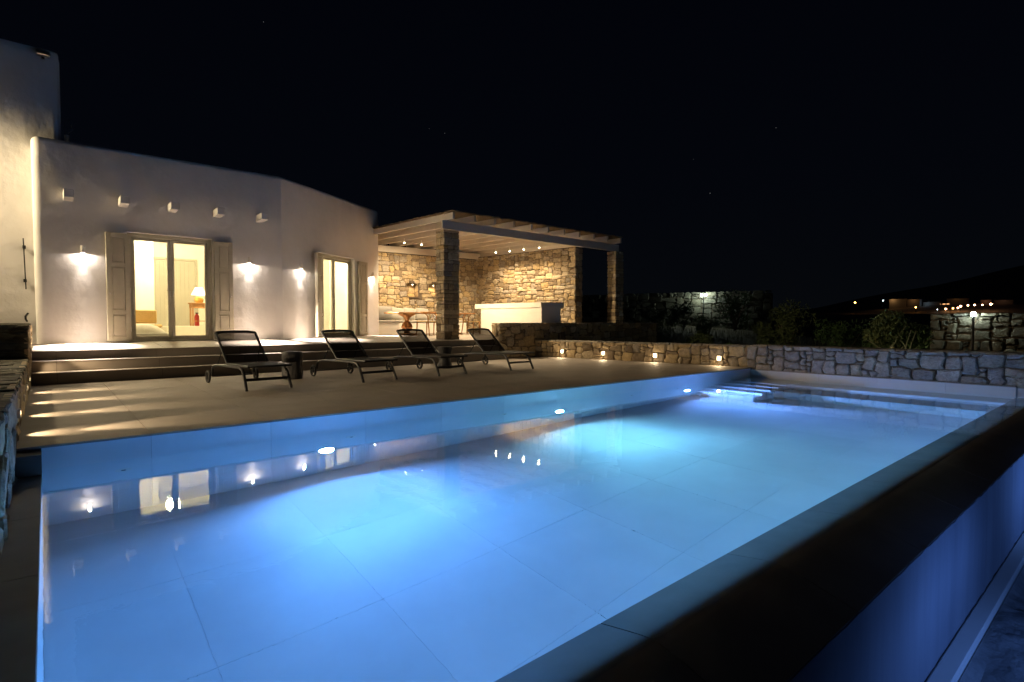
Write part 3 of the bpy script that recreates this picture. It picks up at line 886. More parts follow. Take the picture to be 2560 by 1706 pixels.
# facade sconces ----------------------------------------------------
def sconce(FM, u, z, label, pw=1.0):
    q = FM @ Vector((u, 0, z)); ang = 0 if FM == F1M else A2
    t = thing('wall_sconce', label, 'wall lamp', q, ang, 'cylinder lamps along the white facade')
    MB().lathe([(.031, -.07), (.033, -.068), (.033, .07), (.028, .072)], (0, -.065, 0), 14).obj('shade', M['whitepaint'], t, smooth=True)
    MB().box(-.02, .02, -.034, -.004, -.02, .02).obj('bracket', M['whitepaint'], t)
    MB().lathe([(.022, -.0745), (.022, -.0715)], (0, -.065, 0), 12).obj('bulb', M['e_sconce'], t)
    light('lamp', 'SPOT', (0, -.072, -.085), P_SCONCE*pw, (1, .84, .69), t, aim=(0, .02, -1), spot_size=radians(178), spot_blend=.12, shadow_soft_size=.02)
    light('lamp', 'SPOT', (0, -.10, -.085), P_SCONCE_N*pw, (1, .84, .69), t, aim=(0, .05, -1), spot_size=radians(50), spot_blend=1.0, shadow_soft_size=.02)
    light('lamp', 'SPOT', (0, -.10, -.086), P_SCONCE_B*pw**5, (1, .84, .69), t, aim=(0, -.38, -1), spot_size=radians(54), spot_blend=1.0, shadow_soft_size=.03)
sconce(F1M, .59, 2.44, 'round white wall lamp nearest the left end of the house front')
sconce(F1M, 3.66, 2.45, 'round white wall lamp between the nearer door and the wall corner')
sconce(F2M, .63, 2.42, 'round white wall lamp between the wall corner and the farther door')
sconce(F2M, 3.94, 2.48, 'round white wall lamp at the right end of the house beside the pergola', .8)

# tall block behind, with bits on it ---------------------------------
tb = thing('tall_white_block', 'taller white block rising behind the left end of the house', 'building', (-2, 14.6, .4))
mb = MB(); TI = T((2, -14.6, -.4))
prof = [(-6, 0), (.33-.14, 0), (.33-.05, .03), (.33-.01, .08), (.33, .15), (.33, 4)]
rowz = [(.4, 0), (6.3, 0), (6.42, .015), (6.48, .05), (6.5, .10), (6.5, .4)]
for (x, y) in prof:
    for (z, d) in rowz: mb.v.append(tuple(TI @ Vector((x-(d if y > .1 else d*.4), 14.6+y+d, z))))
nr = len(rowz)
for i in range(len(prof)-1):
    for k in range(nr-1): a = i*nr+k; mb.f.append((a, a+nr, a+nr+1, a+1))
mb.obj('wall', M['plaster'], tb, smooth=True)
MB().tube([(1.70, -.10, 2.25), (1.72, -.10, 1.25)], .012, 6).obj('shutter_bar', M['darkmetal'], tb)
for z in (2.08, 1.42): MB().cbox(1.685, 1.735, -.13, -.001, z-.03, z+.03, .006).obj('bracket', M['darkmetal'], tb)
MB().tube([(1.72, -.01, .62), (1.70, -.07, .66), (1.70, -.08, .72), (1.74, -.05, .78)], .018, 6).obj('hook', M['darkmetal'], tb)
sp = thing('security_spotlight', 'small unlit spotlight high on the taller white block', 'spotlight', (.07, 14.6, 6.32))
MB().cbox(-.10, .12, -.16, -.04, -.03, .06, .015).obj('lamp_head', M['metal'], sp); MB().box(-.02, .03, -.04, 0, -.06, 0).obj('bracket', M['darkmetal'], sp)
pp = thing('vent_pipe', 'white vent pipe with a looped wire on the roof beside the taller block', 'pipe', (.42, 14.75, 4.25))
MB().tube([(0, 0, 0), (0, 0, .62)], .045, 10).obj('pipe', M['whitepaint'], pp, smooth=True)
MB().tube([(0, 0, .6), (-.05, 0, .8), (.0, 0, .98), (.08, 0, .86), (.10, 0, .74), (.02, 0, .66)], .007, 5).obj('wire', M['metal'], pp)
# unseen lamp, added beyond the frame to wash the taller block
wl = thing('added_block_lamp', 'added unseen wall lamp on the taller block left of the house', 'wall lamp', (-2.7, 14.6, 4.6))
MB().lathe([(.05, -.1), (.055, .1)], (0, -.62, 0), 14).obj('shade', M['whitepaint'], wl, smooth=True)
light('lamp', 'SPOT', (0, -.62, -.1), 330, (1, .78, .46), wl, aim=(.7, .12, -1), spot_size=radians(150), spot_blend=.5, shadow_soft_size=.08)
MB().tube([(0, 0, 0), (0, -.62, 0)], .012, 6).obj('arm', M['darkmetal'], wl)

# ================================================================== PERGOLA
SK = -.10       # the rafters run slightly skew to the front beam
pg = thing('pergola', 'white timber pergola roofed with reed matting over the outdoor dining area', 'pergola', (8.2, 12.5, .5))
PI_ = T((-8.2, -12.5, -.5))
MB().cbox(8.175, 15.62, 12.53, 12.61, 3.513, 3.745, .006, PI_).obj('front_beam', M['wood_white'], pg)
def skbox(mb, xf, w, y0, y1, z0, z1, mt):
    a = xf + SK*(y0-12.2); b = xf + SK*(y1-12.2)
    mb.quadbox([mt @ Vector(p) for p in ((a, y0, z0), (a+w, y0, z0), (b+w, y1, z0), (b, y1, z0), (a, y0, z1), (a+w, y0, z1), (b+w, y1, z1), (b, y1, z1))])
for i in range(11):
    xf = 8.34 + .698*i
    mb = MB(); skbox(mb, xf-.05, .07, 12.2, 18.5, 3.747, 3.915, PI_)
    mb.obj('rafter', M['wood_white'], pg)
MB().quadbox([PI_ @ Vector(p) for p in ((8.3, 18.06, 3.52), (13.5, 17.76, 3.52), (13.5, 17.84, 3.52), (8.3, 18.14, 3.52), (8.3, 18.06, 3.744), (13.5, 17.76, 3.744), (13.5, 17.84, 3.744), (8.3, 18.14, 3.744))]).obj('back_beam', M['wood_white'], pg)
MB().quadbox([PI_ @ Vector(p) for p in ((13.94, 12.62, 3.60), (14.04, 12.62, 3.60), (13.46, 17.74, 3.60), (13.36, 17.74, 3.60), (13.94, 12.62, 3.744), (14.04, 12.62, 3.744), (13.46, 17.74, 3.744), (13.36, 17.74, 3.744))]).obj('side_beam', M['wood_white'], pg)
# reed mats: rough edged slabs laid over the rafters, one row per bay
R = random.Random(12)
mb = MB(); nxr, nyr = 60, 110
for j in range(nyr+1):
    y = 12.12 + 6.2*j/nyr
    for i in range(nxr+1):
        x = 8.30-.06 + 7.06*i/nxr
        ex_ = 0
        if i == 0: ex_ = -.02*R.random()
        if i == nxr: ex_ = .03*R.random()
        yy = y + (.03*R.uniform(-1, 1) if j in (0, nyr) else 0)
        z = 3.925 + .006*noise.noise(Vector((x*3, y*30, 0))) + (.008*R.uniform(-1, 1) if j == 0 or i == 0 else 0)
        mb.v.append(tuple(PI_ @ Vector((x + ex_ + SK*(y-12.2), yy, z))))
nb = len(mb.v)
mb.v += [(x, y, z+.03) for (x, y, z) in mb.v[:nb]]
for j in range(nyr):
    for i in range(nxr):
        a = j*(nxr+1)+i; mb.f.append((a, a+nxr+1, a+nxr+2, a+1)); mb.f.append((nb+a, nb+a+1, nb+a+nxr+2, nb+a+nxr+1))
for i in range(nxr): mb.f.append((i, i+1, nb+i+1, nb+i)); k = nyr*(nxr+1)+i; mb.f.append((k+1, k, nb+k, nb+k+1))
for j in range(nyr): a = j*(nxr+1); b = a+nxr+1; mb.f.append((b, a, nb+a, nb+b)); a += nxr; b += nxr; mb.f.append((a, b, nb+b, nb+a))
mb.obj('reed_roof', M['reed'], pg)

# downlights hung under the rafters; the last is added, unseen, for more light
dl = [(9.04, 16.13), (9.69, 16.13), (12.92, 16.18), (13.07, 15.55), (13.14, 14.85), (13.24, 14.14), (9.4, 14.58)]
dlab = ['pergola downlight nearest the house', 'pergola downlight second from the house, above the bench', 'innermost pergola downlight along the right stone wall', 'second pergola downlight out from the inner corner', 'third pergola downlight out from the inner corner', 'outermost pergola downlight along the right stone wall', 'added pergola downlight, unseen behind the front left stone pillar']
for i, (x, y) in enumerate(dl):
    t = thing('pergola_downlight', dlab[i], 'downlight', (x, y, 3.61), 0, 'small downlights under the pergola rafters')
    MB().lathe([(.022, .0), (.028, .005), (.028, .055), (.01, .06), (.008, .14)], n=12).obj('housing', M['whitepaint'], t, smooth=True)
    MB().lathe([(.015, -.010), (.015, -.002)], n=10).obj('bulb', M['e_down'], t)
    light('lamp', 'SPOT', (0, 0, -.03), P_DOWN*(.5 if i in (0, 1) else 1.7 if i == 6 else .36), WARM, t, aim=(0, .6, -1) if i in (0, 1) else (.45, -.45, -1) if i == 6 else (-.25, 0, -1), spot_size=radians(140), spot_blend=1.0, shadow_soft_size=.03)

# pergola stone walls
bw = thing('back_stone_wall', 'tall rubble stone wall with two lit niches behind the bench', 'wall', (8.3, 18.16, .5))
def wall_core(par, pts, z0, z1, m=None, name='core'):
    iv = T(-par.location)
    P = [iv @ Vector((*p, z0)) for p in pts] + [iv @ Vector((*p, z1)) for p in pts]
    return MB().quadbox(P).obj(name, m or M['mortar'], par)
BA = atan2(-.30, 5.2); BU = Vector((cos(BA), sin(BA), 0)); BN = Vector((sin(BA), -cos(BA), 0)); BO = Vector((8.3, 18.16, 0))
BL = 5.05; NI = [(1.92, 2.38), (2.80, 3.28)]; NZ0, NZ1 = 1.92, 2.46
iv = T(-bw.location)
def bbox(u0, u1, w0, w1, z0, z1):
    P = []
    for z in (z0, z1):
        for (u, w) in ((u0, w0), (u1, w0), (u1, w1), (u0, w1)): P.append(iv @ (BO + BU*u - BN*w + Vector((0, 0, z))))
    return P
mb = MB()
mb.quadbox(bbox(0, BL, 0, .4, .4, NZ0)); mb.quadbox(bbox(0, BL, 0, .4, NZ1, 3.512))
ub = [0, NI[0][0], NI[0][1], NI[1][0], NI[1][1], BL]
for k in (0, 2, 4): mb.quadbox(bbox(ub[k], ub[k+1], 0, .4, NZ0, NZ1))
for k in (1, 3): mb.quadbox(bbox(ub[k], ub[k+1], .3, .4, NZ0, NZ1))
mb.obj('core', M['mortar'], bw)
LO = lambda o, p: Vector(p) - o.location
Zv = lambda z: Vector((0, 0, z))
stone_face(bw, LO(bw, BO+Zv(.56)), BU, BN, BL, 2.94, seed=21, holes=[(a-.03, b+.03, NZ0-.56-.03, NZ1-.56+.02) for a, b in NI])
for k, (a, b) in enumerate(NI):
    stone_face(bw, LO(bw, BO + BU*a - BN*.30 + Zv(NZ0)), BU, BN, b-a, NZ1-NZ0, seed=30+k, depth=.03)
    stone_face(bw, LO(bw, BO + BU*b + Zv(NZ0)), -BN, -BU, .29, NZ1-NZ0, seed=33+k, depth=.02)
    stone_face(bw, LO(bw, BO + BU*a - BN*.29 + Zv(NZ0)), BN, BU, .29, NZ1-NZ0, seed=36+k, depth=.02)
    MB().quadbox([LO(bw, BO + BU*uu - BN*ww + Zv(zz)) for zz in (NZ0-.01, NZ0+.03) for (uu, ww) in ((a-.04, -.05), (b+.04, -.05), (b+.04, .28), (a-.04, .28))]).obj('sill', M['mortar'], bw)
    q = BO + BU*((a+b)/2) - BN*.02 + Zv(NZ1-.05)
    t = thing('niche_light', ('lit spot in the niche nearer the house', 'lit spot in the niche nearer the front pillar')[k], 'lamp', q)
    MB().lathe([(.02, -.02), (.022, .03)], n=10).obj('housing', M['metal'], t); MB().lathe([(.008, -.028), (.008, -.021)], n=8).obj('bulb', M['e_down'], t)
    light('lamp', 'SPOT', (0, 0, -.04), P_NICHE, (1, .62, .25), t, aim=tuple(-BN*.5 + Vector((0, 0, -1))), spot_size=radians(120), spot_blend=.6, shadow_soft_size=.01)

rw = thing('right_stone_wall', 'tall rubble stone wall closing the far side of the pergola behind the bar', 'wall', (13.98, 13.12, .5))
RO = Vector((13.98, 13.12, 0)); RB = Vector((13.28, 17.95, 0)); RU = (RB-RO).normalized(); RN = Vector((-RU.y, RU.x, 0)); RL = (RB-RO).length
if RN.x > 0: RN = -RN
wt = .42
wall_core(rw, [tuple((RO - RN*0)[:2]), tuple((RO-RN*wt)[:2]), tuple((RB-RN*wt)[:2]), tuple(RB[:2])], .4, 3.60)
stone_face(rw, LO(rw, RO - RU*.035 + Zv(.56)), RU, RN, RL, 3.03, seed=41)
stone_face(rw, LO(rw, RO + Zv(.56) + RN*.035), -RN, -RU, wt+.035, 3.02, seed=42, cu=.11, cv=.09)

pillar('rubble stone pillar at the front left corner of the pergola', 8.26, 8.79, 12.60, 13.02, .50, 3.512, 5)
pillar('rubble stone pillar at the far right corner of the pergola', 15.36, 15.83, 12.46, 12.86, .50, 3.512, 9)

# parapet wall on the terrace edge
pw = thing('terrace_parapet', 'low stone parapet running along the front of the terrace before the bar', 'wall', (9.7, 11.95, 0))
wall_core(pw, [(9.74, 11.99), (17.2, 11.99), (17.2, 12.33), (9.74, 12.33)], -.6, .955)
stone_face(pw, LO(pw, (9.70, 11.98, 0)), (1, 0, 0), (0, -1, 0), 7.4, .97, cu=.13, cv=.10, seed=51)
stone_face(pw, LO(pw, (9.735, 12.34, .36)), (0, -1, 0), (-1, 0, 0), .38, .61, cu=.12, cv=.12, seed=52)
mb = MB(); R = random.Random(4); x = 9.71
while x < 17.1:
    w = R.uniform(.25, .6); o_ = MB(); v, f = block(R, x, min(x+w, 17.2), 11.955, 12.36, .945, .985, .004, .01)
    finish_stone('cap_stone', [tuple(LO(pw, p)) for p in v], f, M['stone_grey'], pw, R.random()); x += w

# wall along the far side of the deck, and on behind the pool
dw = thing('deck_wall', 'low tan rubble wall with four inset lights beside the deck', 'wall', (11.2, 11.9, 0))
DO = Vector((11.06, 11.95, 0)); DE = Vector((11.96, 5.92, 0)); DUU = (DE-DO).normalized(); DNN = Vector((DUU.y, -DUU.x, 0)); 
if DNN.x > 0: DNN = -DNN
DL = (DE-DO).length
wall_core(dw, [tuple(DO[:2]), tuple((DO-DNN*.45)[:2]), tuple((DE-DNN*.45)[:2]), tuple(DE[:2])], -.6, .44)
sz = [(1, 1), (2, 1), (2, 2), (3, 2), (3, 1), (2, 2), (3, 3), (1, 2), (2, 3)]
stone_face(dw, LO(dw, DO+Zv(-.02)), DUU, DNN, DL, .48, cu=.11, cv=.08, seed=61, sizes=sz)
px = thing('pool_end_wall', 'low rough wall of big grey stones behind the far end of the pool', 'wall', (11.95, 5.9, 0))
EO = Vector((11.95, 5.95, 0)); EE = Vector((11.93, -4, 0)); EU = (EE-EO).normalized(); EN = Vector((-1, 0, 0)); EL = (EE-EO).length
wall_core(px, [tuple(EO[:2]), (12.4, 5.95), (12.4, -4), tuple(EE[:2])], -1.5, .44)
stone_face(px, LO(px, EO+Zv(-.06)), EU, EN, EL, .55, cu=.115, cv=.075, seed=71, m=M['stone_grey'], sizes=[(2, 1), (2, 2), (3, 2), (2, 3), (1, 1), (3, 3), (2, 2), (1, 2), (3, 2), (2, 4)], gap=.009, depth=.06)
for par, a, b, zz in ((dw, DO-DNN*.24, DE-DNN*.24, .44), (px, Vector((12.17, 5.9, 0)), Vector((12.17, -4, 0)), .46)):
    L_ = (b-a).length; s_ = 0; d_ = (b-a).normalized()
    while s_ < L_:
        w = R.uniform(.3, .7); p = a + d_*(s_+w/2)
        v, f = block(R, -w/2, w/2, -.23, .23, 0, .06, .005, .012)
        mt = T(p - par.location + Zv(zz-.02)) @ Matrix.Rotation(atan2(d_.y, d_.x), 4, 'Z')
        finish_stone('cap_stone', [tuple(mt @ Vector(q)) for q in v], f, M['stone_grey'], par, R.random()*.6); s_ += w
dk = [(10.96, 'inset wall light at the far left end of the deck wall'), (9.62, 'second inset wall light from the terrace end of the deck wall'), (8.14, 'third inset wall light from the terrace end of the deck wall'), (6.56, 'inset wall light nearest the pool in the deck wall')]
for y, lab in dk:
    s_ = (11.95-y)/(-DUU.y); q = DO + DUU*s_ + DNN*.05 + Zv(.17)
    t = thing('inset_wall_light', lab, 'wall light', q, atan2(DNN.y, DNN.x), 'square inset lights in the deck wall')
    mb = MB()
    mb.box(-.05, .012, -.055, .055, .035, .055); mb.box(-.05, .012, -.055, .055, -.055, -.035); mb.box(-.05, .012, -.055, -.036, -.034, .034); mb.box(-.05, .012, .036, .055, -.034, .034)
    mb.obj('trim', M['whitepaint'], t)
    MB().box(-.045, -.002, -.0355, .0355, -.0345, .0345).obj('lens', M['e_deck'], t)
    light('lamp', 'SPOT', (.03, 0, 0), P_DECKWALL*4, WARM, t, aim=(1, 0, -.55), spot_size=radians(160), spot_blend=.6, shadow_soft_size=.02)
    light('lamp', 'POINT', (.05, 0, .0), P_DECKWALL*.4, WARM, t, shadow_soft_size=.03)

# left side walls with step lights
lw = thing('low_side_wall', 'low rough stone wall along the left side of the deck with a row of step lights', 'wall', (-.2, 8, 0))
wall_core(lw, [(-2.2, -1), (-.235, -1), (-.235, 11.45), (-2.2, 11.45)], -1.3, .40)
stone_face(lw, LO(lw, (-.235, 11.45, -.3)), (0, -1, 0), (1, 0, 0), 12.4, .74, cu=.14, cv=.12, seed=81, depth=.035)
uw = thing('upper_side_wall', 'higher dark stone wall block at the left end of the terrace steps', 'wall', (-.2, 11.5, 0))
wall_core(uw, [(-2.2, 11.49), (-.235, 11.49), (-.235, 13.8), (-2.2, 13.8)], -.3, .945)
stone_face(uw, LO(uw, (-2.2, 11.49, .30)), (1, 0, 0), (0, -1, 0), 1.99, .66, cu=.2, cv=.055, seed=82, m=M['stone_dark'], sizes=[(3, 1), (2, 1), (4, 1), (2, 2)])
stone_face(uw, LO(uw, (-.235, 13.8, 0)), (0, -1, 0), (1, 0, 0), 2.34, .96, cu=.13, cv=.11, seed=83, depth=.035)
# flat top slabs, thin layered edges
R = random.Random(8)
for par, y0, y1, zz in ((lw, -.9, 11.44, .41), (uw, 11.47, 13.8, .955)):
    y = y0
    while y < y1-.02:
        h = R.uniform(.10, .26); x = -2.2; h = min(h, y1-y)
        while x < -.21:
            w = R.uniform(.3, .8); x1 = min(x+w, -.205)
            v, f = block(R, x, x1, y, y+h, zz-.03+R.uniform(0, .012), zz+.012+R.uniform(0, .02), .005, .012)
            finish_stone('cap_stone', [tuple(LO(par, p)) for p in v], f, M['stone_dark'], par, R.random()); x = x1
        y += h
for i, (y, z, lab) in enumerate(((6.47, .20, 'step light in the side wall nearest the pool'), (7.75, .20, 'second step light from the pool in the side wall'), (8.95, .20, 'third step light from the pool in the side wall'), (10.25, .20, 'fourth step light from the pool in the side wall'), (11.70, .46, 'step light in the side wall above the lowest steps'))):
    t = thing('step_light', lab, 'wall light', (-.19, y, z), 0, 'recessed step lights in the side wall')
    mb = MB(); mb.box(-.03, .006, -.06, .06, .02, .035); mb.box(-.03, .006, -.06, .06, -.035, -.02); mb.box(-.03, .006, -.06, -.045, -.0195, .0195); mb.box(-.03, .006, .045, .06, -.0195, .0195)
    mb.obj('trim', M['metal'], t); MB().box(-.03, -.004, -.044, .044, -.019, .019).obj('lens', M['e_deck'], t)
    light('lamp', 'SPOT', (.02, 0, 0), P_STEP*1.3, (1, .74, .44), t, aim=(1, 0, -.14), spot_size=radians(44), spot_blend=.8, shadow_soft_size=.015)
    light('lamp', 'SPOT', (.015, 0, -.01), P_STEP*.16, (1, .74, .44), t, aim=(1, 0, -.95), spot_size=radians(84), spot_blend=.8, shadow_soft_size=.006)

# ================================================================== POOL LIGHTS
for i, (x, z, lab) in enumerate(((2.29, -.98, 'underwater lamp nearest the left end of the pool'), (5.86, -.98, 'middle underwater lamp in the pool wall'), (9.30, -.98, 'underwater lamp beside the pool stair'))):
    t = thing('pool_light', lab, 'pool lamp', (x, PY1, z), 0, 'round underwater lamps in the pool wall')
    rx = Matrix.Rotation(radians(90), 3, 'X')
    MB().lathe([(.11, 0.0), (.115, .012), (.095, .02), (.085, .02)], n=20, ax=rx).obj('rim', M['metal'], t, smooth=True)
    MB().lathe([(.084, .019), (.084, .024)], n=20, ax=rx).obj('lens', M['e_pool'], t)
    light('lamp', 'AREA', (0, -.035, 0), P_POOL[i], C_POOL[i], t, aim=(0, -1, .12), shape='DISK', size=.15, spread=radians(160))
    light('lamp', 'SPOT', (0, -.045, 0), P_SPOT[i], C_POOL[i], t, aim=(.06, -1, .12), spot_size=radians(104), spot_blend=.7, shadow_soft_size=.04)
for i, (x, lab) in enumerate(((.49, 'return jet nearest the left end of the pool'), (2.58, 'second return jet from the left end of the pool'), (4.80, 'third return jet from the left end of the pool'), (7.62, 'fourth return jet from the left end of the pool'), (9.0, 'return jet next to the pool stair'))):
    t = thing('return_jet', lab, 'pool jet', (x, PY1, -.58), 0, 'round return jets in the pool wall')
    rx = Matrix.Rotation(radians(90), 3, 'X')
    MB().lathe([(.06, 0), (.06, .008), (.03, .014), (.02, .014)], n=16, ax=rx).obj('flange', M['whitepaint'], t, smooth=True)
    MB().lathe([(.019, .012), (.019, .016)], n=10, ax=rx).obj('nozzle', M['rubber'], t)
# unseen lamps added in the overflow channel for its blue light
for x, y, lab in ((7.6, -.2, 'added unseen blue flood lamp at the far end of the overflow basin'), (4.2, -.45, 'added unseen blue flood lamp at the near end of the overflow basin')):
    t = thing('added_basin_light', lab, 'pool lamp', (x, y, -1.08), 0)
    MB().lathe([(.07, 0), (.03, .04), (.03, .34), (.08, .38), (.08, .43)], n=14).obj('housing', M['metal'], t, smooth=True)
    light('lamp', 'SPOT', (0, 0, .45), P_BASIN*(2.2 if x > 5 else 3.0), (.11, .29, 1.0), t, aim=(.1, 1, .05) if x > 5 else (.1, 1, -.9), spot_size=radians(165), spot_blend=.8, shadow_soft_size=.08)

# ================================================================== LOUNGERS
def lounger(label):
    t = thing('sun_lounger', label, 'sun lounger', (0, 0, 0), 0, 'black sun loungers in a row on the deck')
    for s in (-1, 1):
        x = .305*s
        MB().tube([(x, .02, .352), (x, .95, .352)], .019, 8).obj('seat_rail', M['darkmetal'], t, smooth=True)
        pts = [(x*1.06, .06, .0), (x*1.05, .13, .13), (x*1.04, .19, .24), (x*1.03, .27, .30), (x*1.03, .40, .322), (x*1.03, .9, .318), (x*1.03, 1.40, .305), (x*1.05, 1.56, .285), (x*1.07, 1.64, .24), (x*1.08, 1.68, .13)]
        MB().tube(pts, .022, 8).obj('leg', M['darkmetal'], t, smooth=True)
        w = MB().lathe([(.035, -.014), (.095, -.014), (.10, 0), (.095, .014), (.035, .014)], (x*1.22, 1.70, .10), 20, ax=Matrix.Rotation(radians(90), 3, 'Y'))
        # open wheel: tyre ring, hub and spokes
        ring = [(x*1.24, 1.70+.088*cos(a), .10+.088*sin(a)) for a in [2*pi*k/20 for k in range(20)]]
        wh = MB().tube(ring, .019, 6, closed=True).obj('wheel', M['rubber'], t, smooth=True)
        sp_ = MB()
        for k in range(5): a = 2*pi*k/5+.3; sp_.tube([(x*1.24, 1.70, .10), (x*1.24, 1.70+.08*cos(a), .10+.08*sin(a))], .009, 5)
        sp_.lathe([(.025, -.018), (.025, .018)], (x*1.24, 1.70, .10), 10, ax=Matrix.Rotation(radians(90), 3, 'Y'))
        sp_.obj('spokes', M['darkmetal'], wh)
        MB().tube([(x, .95, .355), (x, 1.50, .825)], .021, 8).obj('back_rail', M['darkmetal'], t, smooth=True)
        MB().tube([(x*.95, 1.22, .585), (x*.98, 1.46, .31)], .009, 6).obj('prop', M['darkmetal'], t)
    MB().tube([(-.32, 1.70, .10), (.32, 1.70, .10)], .010, 6).obj('axle', M['darkmetal'], t)
    MB().cbox(-.32, .32, .135, .165, .135, .175, .004).obj('crossbar', M['darkmetal'], t)
    MB().tube([(-.305, 1.50, .825), (-.2, 1.505, .84), (0, 1.508, .845), (.2, 1.505, .84), (.305, 1.50, .825)], .021, 8).obj('top_bar', M['darkmetal'], t, smooth=True)
    MB().tube([(-.305, .02, .352), (.305, .02, .352)], .015, 8).obj('foot_bar', M['darkmetal'], t, smooth=True)
    MB().tube([(-.3, 1.10, .47), (.3, 1.10, .47)], .010, 6).obj('back_bar', M['darkmetal'], t)
    def sheet(name, P0, P1, sag, nn):
        mb = MB(); n = 8; m_ = 10
        for j in range(m_+1):
            for i in range(n+1):
                a = i/n; b_ = j/m_; x = -.295 + .59*a
                y = P0[0] + (P1[0]-P0[0])*b_; z = P0[1] + (P1[1]-P0[1])*b_
                s_ = sag*sin(pi*a)*sin(pi*min(1, b_*1.0+.0))
                mb.v.append((x, y+nn[0]*s_, z+nn[1]*s_))
        for j in range(m_):
            for i in range(n): a = j*(n+1)+i; mb.f.append((a, a+1, a+n+2, a+n+1))
        mb.obj(name, M['sling'], t, smooth=True)
    sheet('seat_sling', (.03, .358), (.94, .358), -.02, (0, 1))
    sheet('back_sling', (.96, .366), (1.495, .825), -.015, (-.65, .76))
    return t
spots = [(2.52, 8.47, 4, 'sun lounger nearest the left, beside the carved stump table'), (4.31, 8.46, 6, 'sun lounger right of the carved stump table, second in the row'),
         (5.85, 8.55, 4, 'sun lounger third in the row, in front of the waisted stool'), (7.62, 8.58, 3, 'sun lounger at the right end of the row nearest the stone wall')]
L0 = lounger(spots[0][3])
for i, (x, y, a, lab) in enumerate(spots):
    o = L0 if i == 0 else copy_tree(L0)
    o.location = (x, y, 0); o.rotation_euler = (0, 0, radians(a)); o['label'] = lab
# stump tables
t = thing('stump_table', 'dark carved stump side table between the first two sun loungers', 'side table', (3.32, 9.92, 0), .3)
MB().lathe([(.15, 0), (.172, .03), (.178, .12), (.168, .25), (.176, .40), (.172, .46), (.15, .485)], n=28, sq=.045).obj('stump', M['stump'], t, smooth=True)
t = thing('waisted_stool', 'dark hourglass stool behind the third sun lounger', 'side table', (6.64, 10.1, 0), .3)
MB().lathe([(.16, 0), (.165, .04), (.13, .14), (.12, .22), (.135, .32), (.165, .43), (.16, .47)], n=24, sq=.012).obj('stool', M['stump'], t, smooth=True)

# ================================================================== DINING AREA
def cushion(mb, w, h, d, mt, p=3.0, n=10):
    b = len(mb.v)
    for sgn in (1, -1):
        for j in range(n+1):
            for i in range(n+1):
                u = -1+2*i/n; v = -1+2*j/n
                t_ = (max(0, (1-abs(u)**p))*max(0, (1-abs(v)**p)))**.5
                px_ = u*(w/2)*(1-.05*(v*v)*(1)) ; pz_ = v*(h/2)*(1-.05*u*u)
                mb.v.append(tuple(mt @ Vector((px_, sgn*d/2*t_, pz_))))
    N1 = (n+1)*(n+1)
    for j in range(n):
        for i in range(n):
            a = j*(n+1)+i
            mb.f.append((a, a+1, a+n+2, a+n+1)[::-1]); mb.f.append((N1+b-b+a, N1+a+1, N1+a+n+2, N1+a+n+1))
    if b:
        k = len(mb.f) - 2*n*n
        mb.f[k:] = [tuple(q+b for q in f) for f in mb.f[k:]]
bench = thing('masonry_bench', 'white built-in corner bench with seat pads below the niches', 'bench', (8.3, 17, .583))
BI = T(-bench.location)
MB().cbox(7.9, 9.12, 16.62, 18.05, .584, .985, .02, BI).obj('base', M['whitepaint'], bench)
MB().cbox(9.121, 12.3, 17.2, 17.98, .584, .975, .02, BI).obj('base', M['whitepaint'], bench)
MB().cbox(7.9, 9.15, 16.60, 17.15, .99, 1.065, .03, BI).obj('seat_pad', M['cushion_g'], bench, smooth=True)
MB().cbox(9.0, 12.2, 17.18, 17.95, .99, 1.065, .03, BI).obj('seat_pad', M['cushion'], bench, smooth=True)
def pillow(label, x, y, w, rot, m, tilt=18, h=.46, d=.17):
    t = thing('pillow', label, 'pillow', (x, y, 1.07))
    mb = MB(); cushion(mb, w, h, d, T((0, 0, h/2)) @ Matrix.Rotation(radians(-tilt), 4, 'X') @ Matrix.Rotation(radians(rot), 4, 'Y'))
    mb.obj('cover', m, t, smooth=True)
    t.rotation_euler = (0, 0, radians(-20)); return t
pillow('big light grey back cushion against the house end of the bench', 8.75, 17.1, .62, 0, M['cushion_g'], 6, .48, .22)
pillow('off-white square pillow next to the big grey cushion', 9.47, 17.5, .50, 8, M['cushion'])
pillow('off-white square pillow below the first lit niche', 9.98, 17.5, .48, 7, M['cushion'])
pillow('off-white square pillow leaning between the two niches', 10.50, 17.48, .48, 6, M['cushion'])
pillow('small dark patterned pillow seen behind the dining chairs', 11.0, 17.3, .36, 0, M['pattern'], 18, .3, .12)

tb_ = thing('pedestal_table', 'long honey wood dining table on turned pedestals', 'table', (9.72, 15.6, .583))
MB().cbox(-1.46, 1.46, -.48, .48, .69, .73, .008).obj('tabletop', M['wood'], tb_, smooth=True)
mb = MB(); mb.lathe([(.28, .0), (.28, .05), (.10, .07), (.08, .10), (.13, .16), (.185, .26), (.15, .36), (.075, .44), (.07, .50), (.12, .58), (.26, .66), (.30, .688)], (-.90, 0, 0), 20)
mb.obj('pedestal', M['wood'], tb_, smooth=True)
mb = MB(); mb.lathe([(.28, .0), (.28, .05), (.10, .07), (.08, .10), (.13, .16), (.185, .26), (.15, .36), (.075, .44), (.07, .50), (.12, .58), (.26, .66), (.30, .688)], (.90, 0, 0), 20)
mb.obj('pedestal', M['wood'], tb_, smooth=True)
tr_ = thing('wooden_tray', 'shallow round wooden tray on the dining table', 'tray', (9.65, 15.75, 1.314))
MB().lathe([(.2, 0), (.22, .035), (.215, .035), (.19, .012)], n=24).obj('bowl', M['rattan'], tr_, smooth=True)

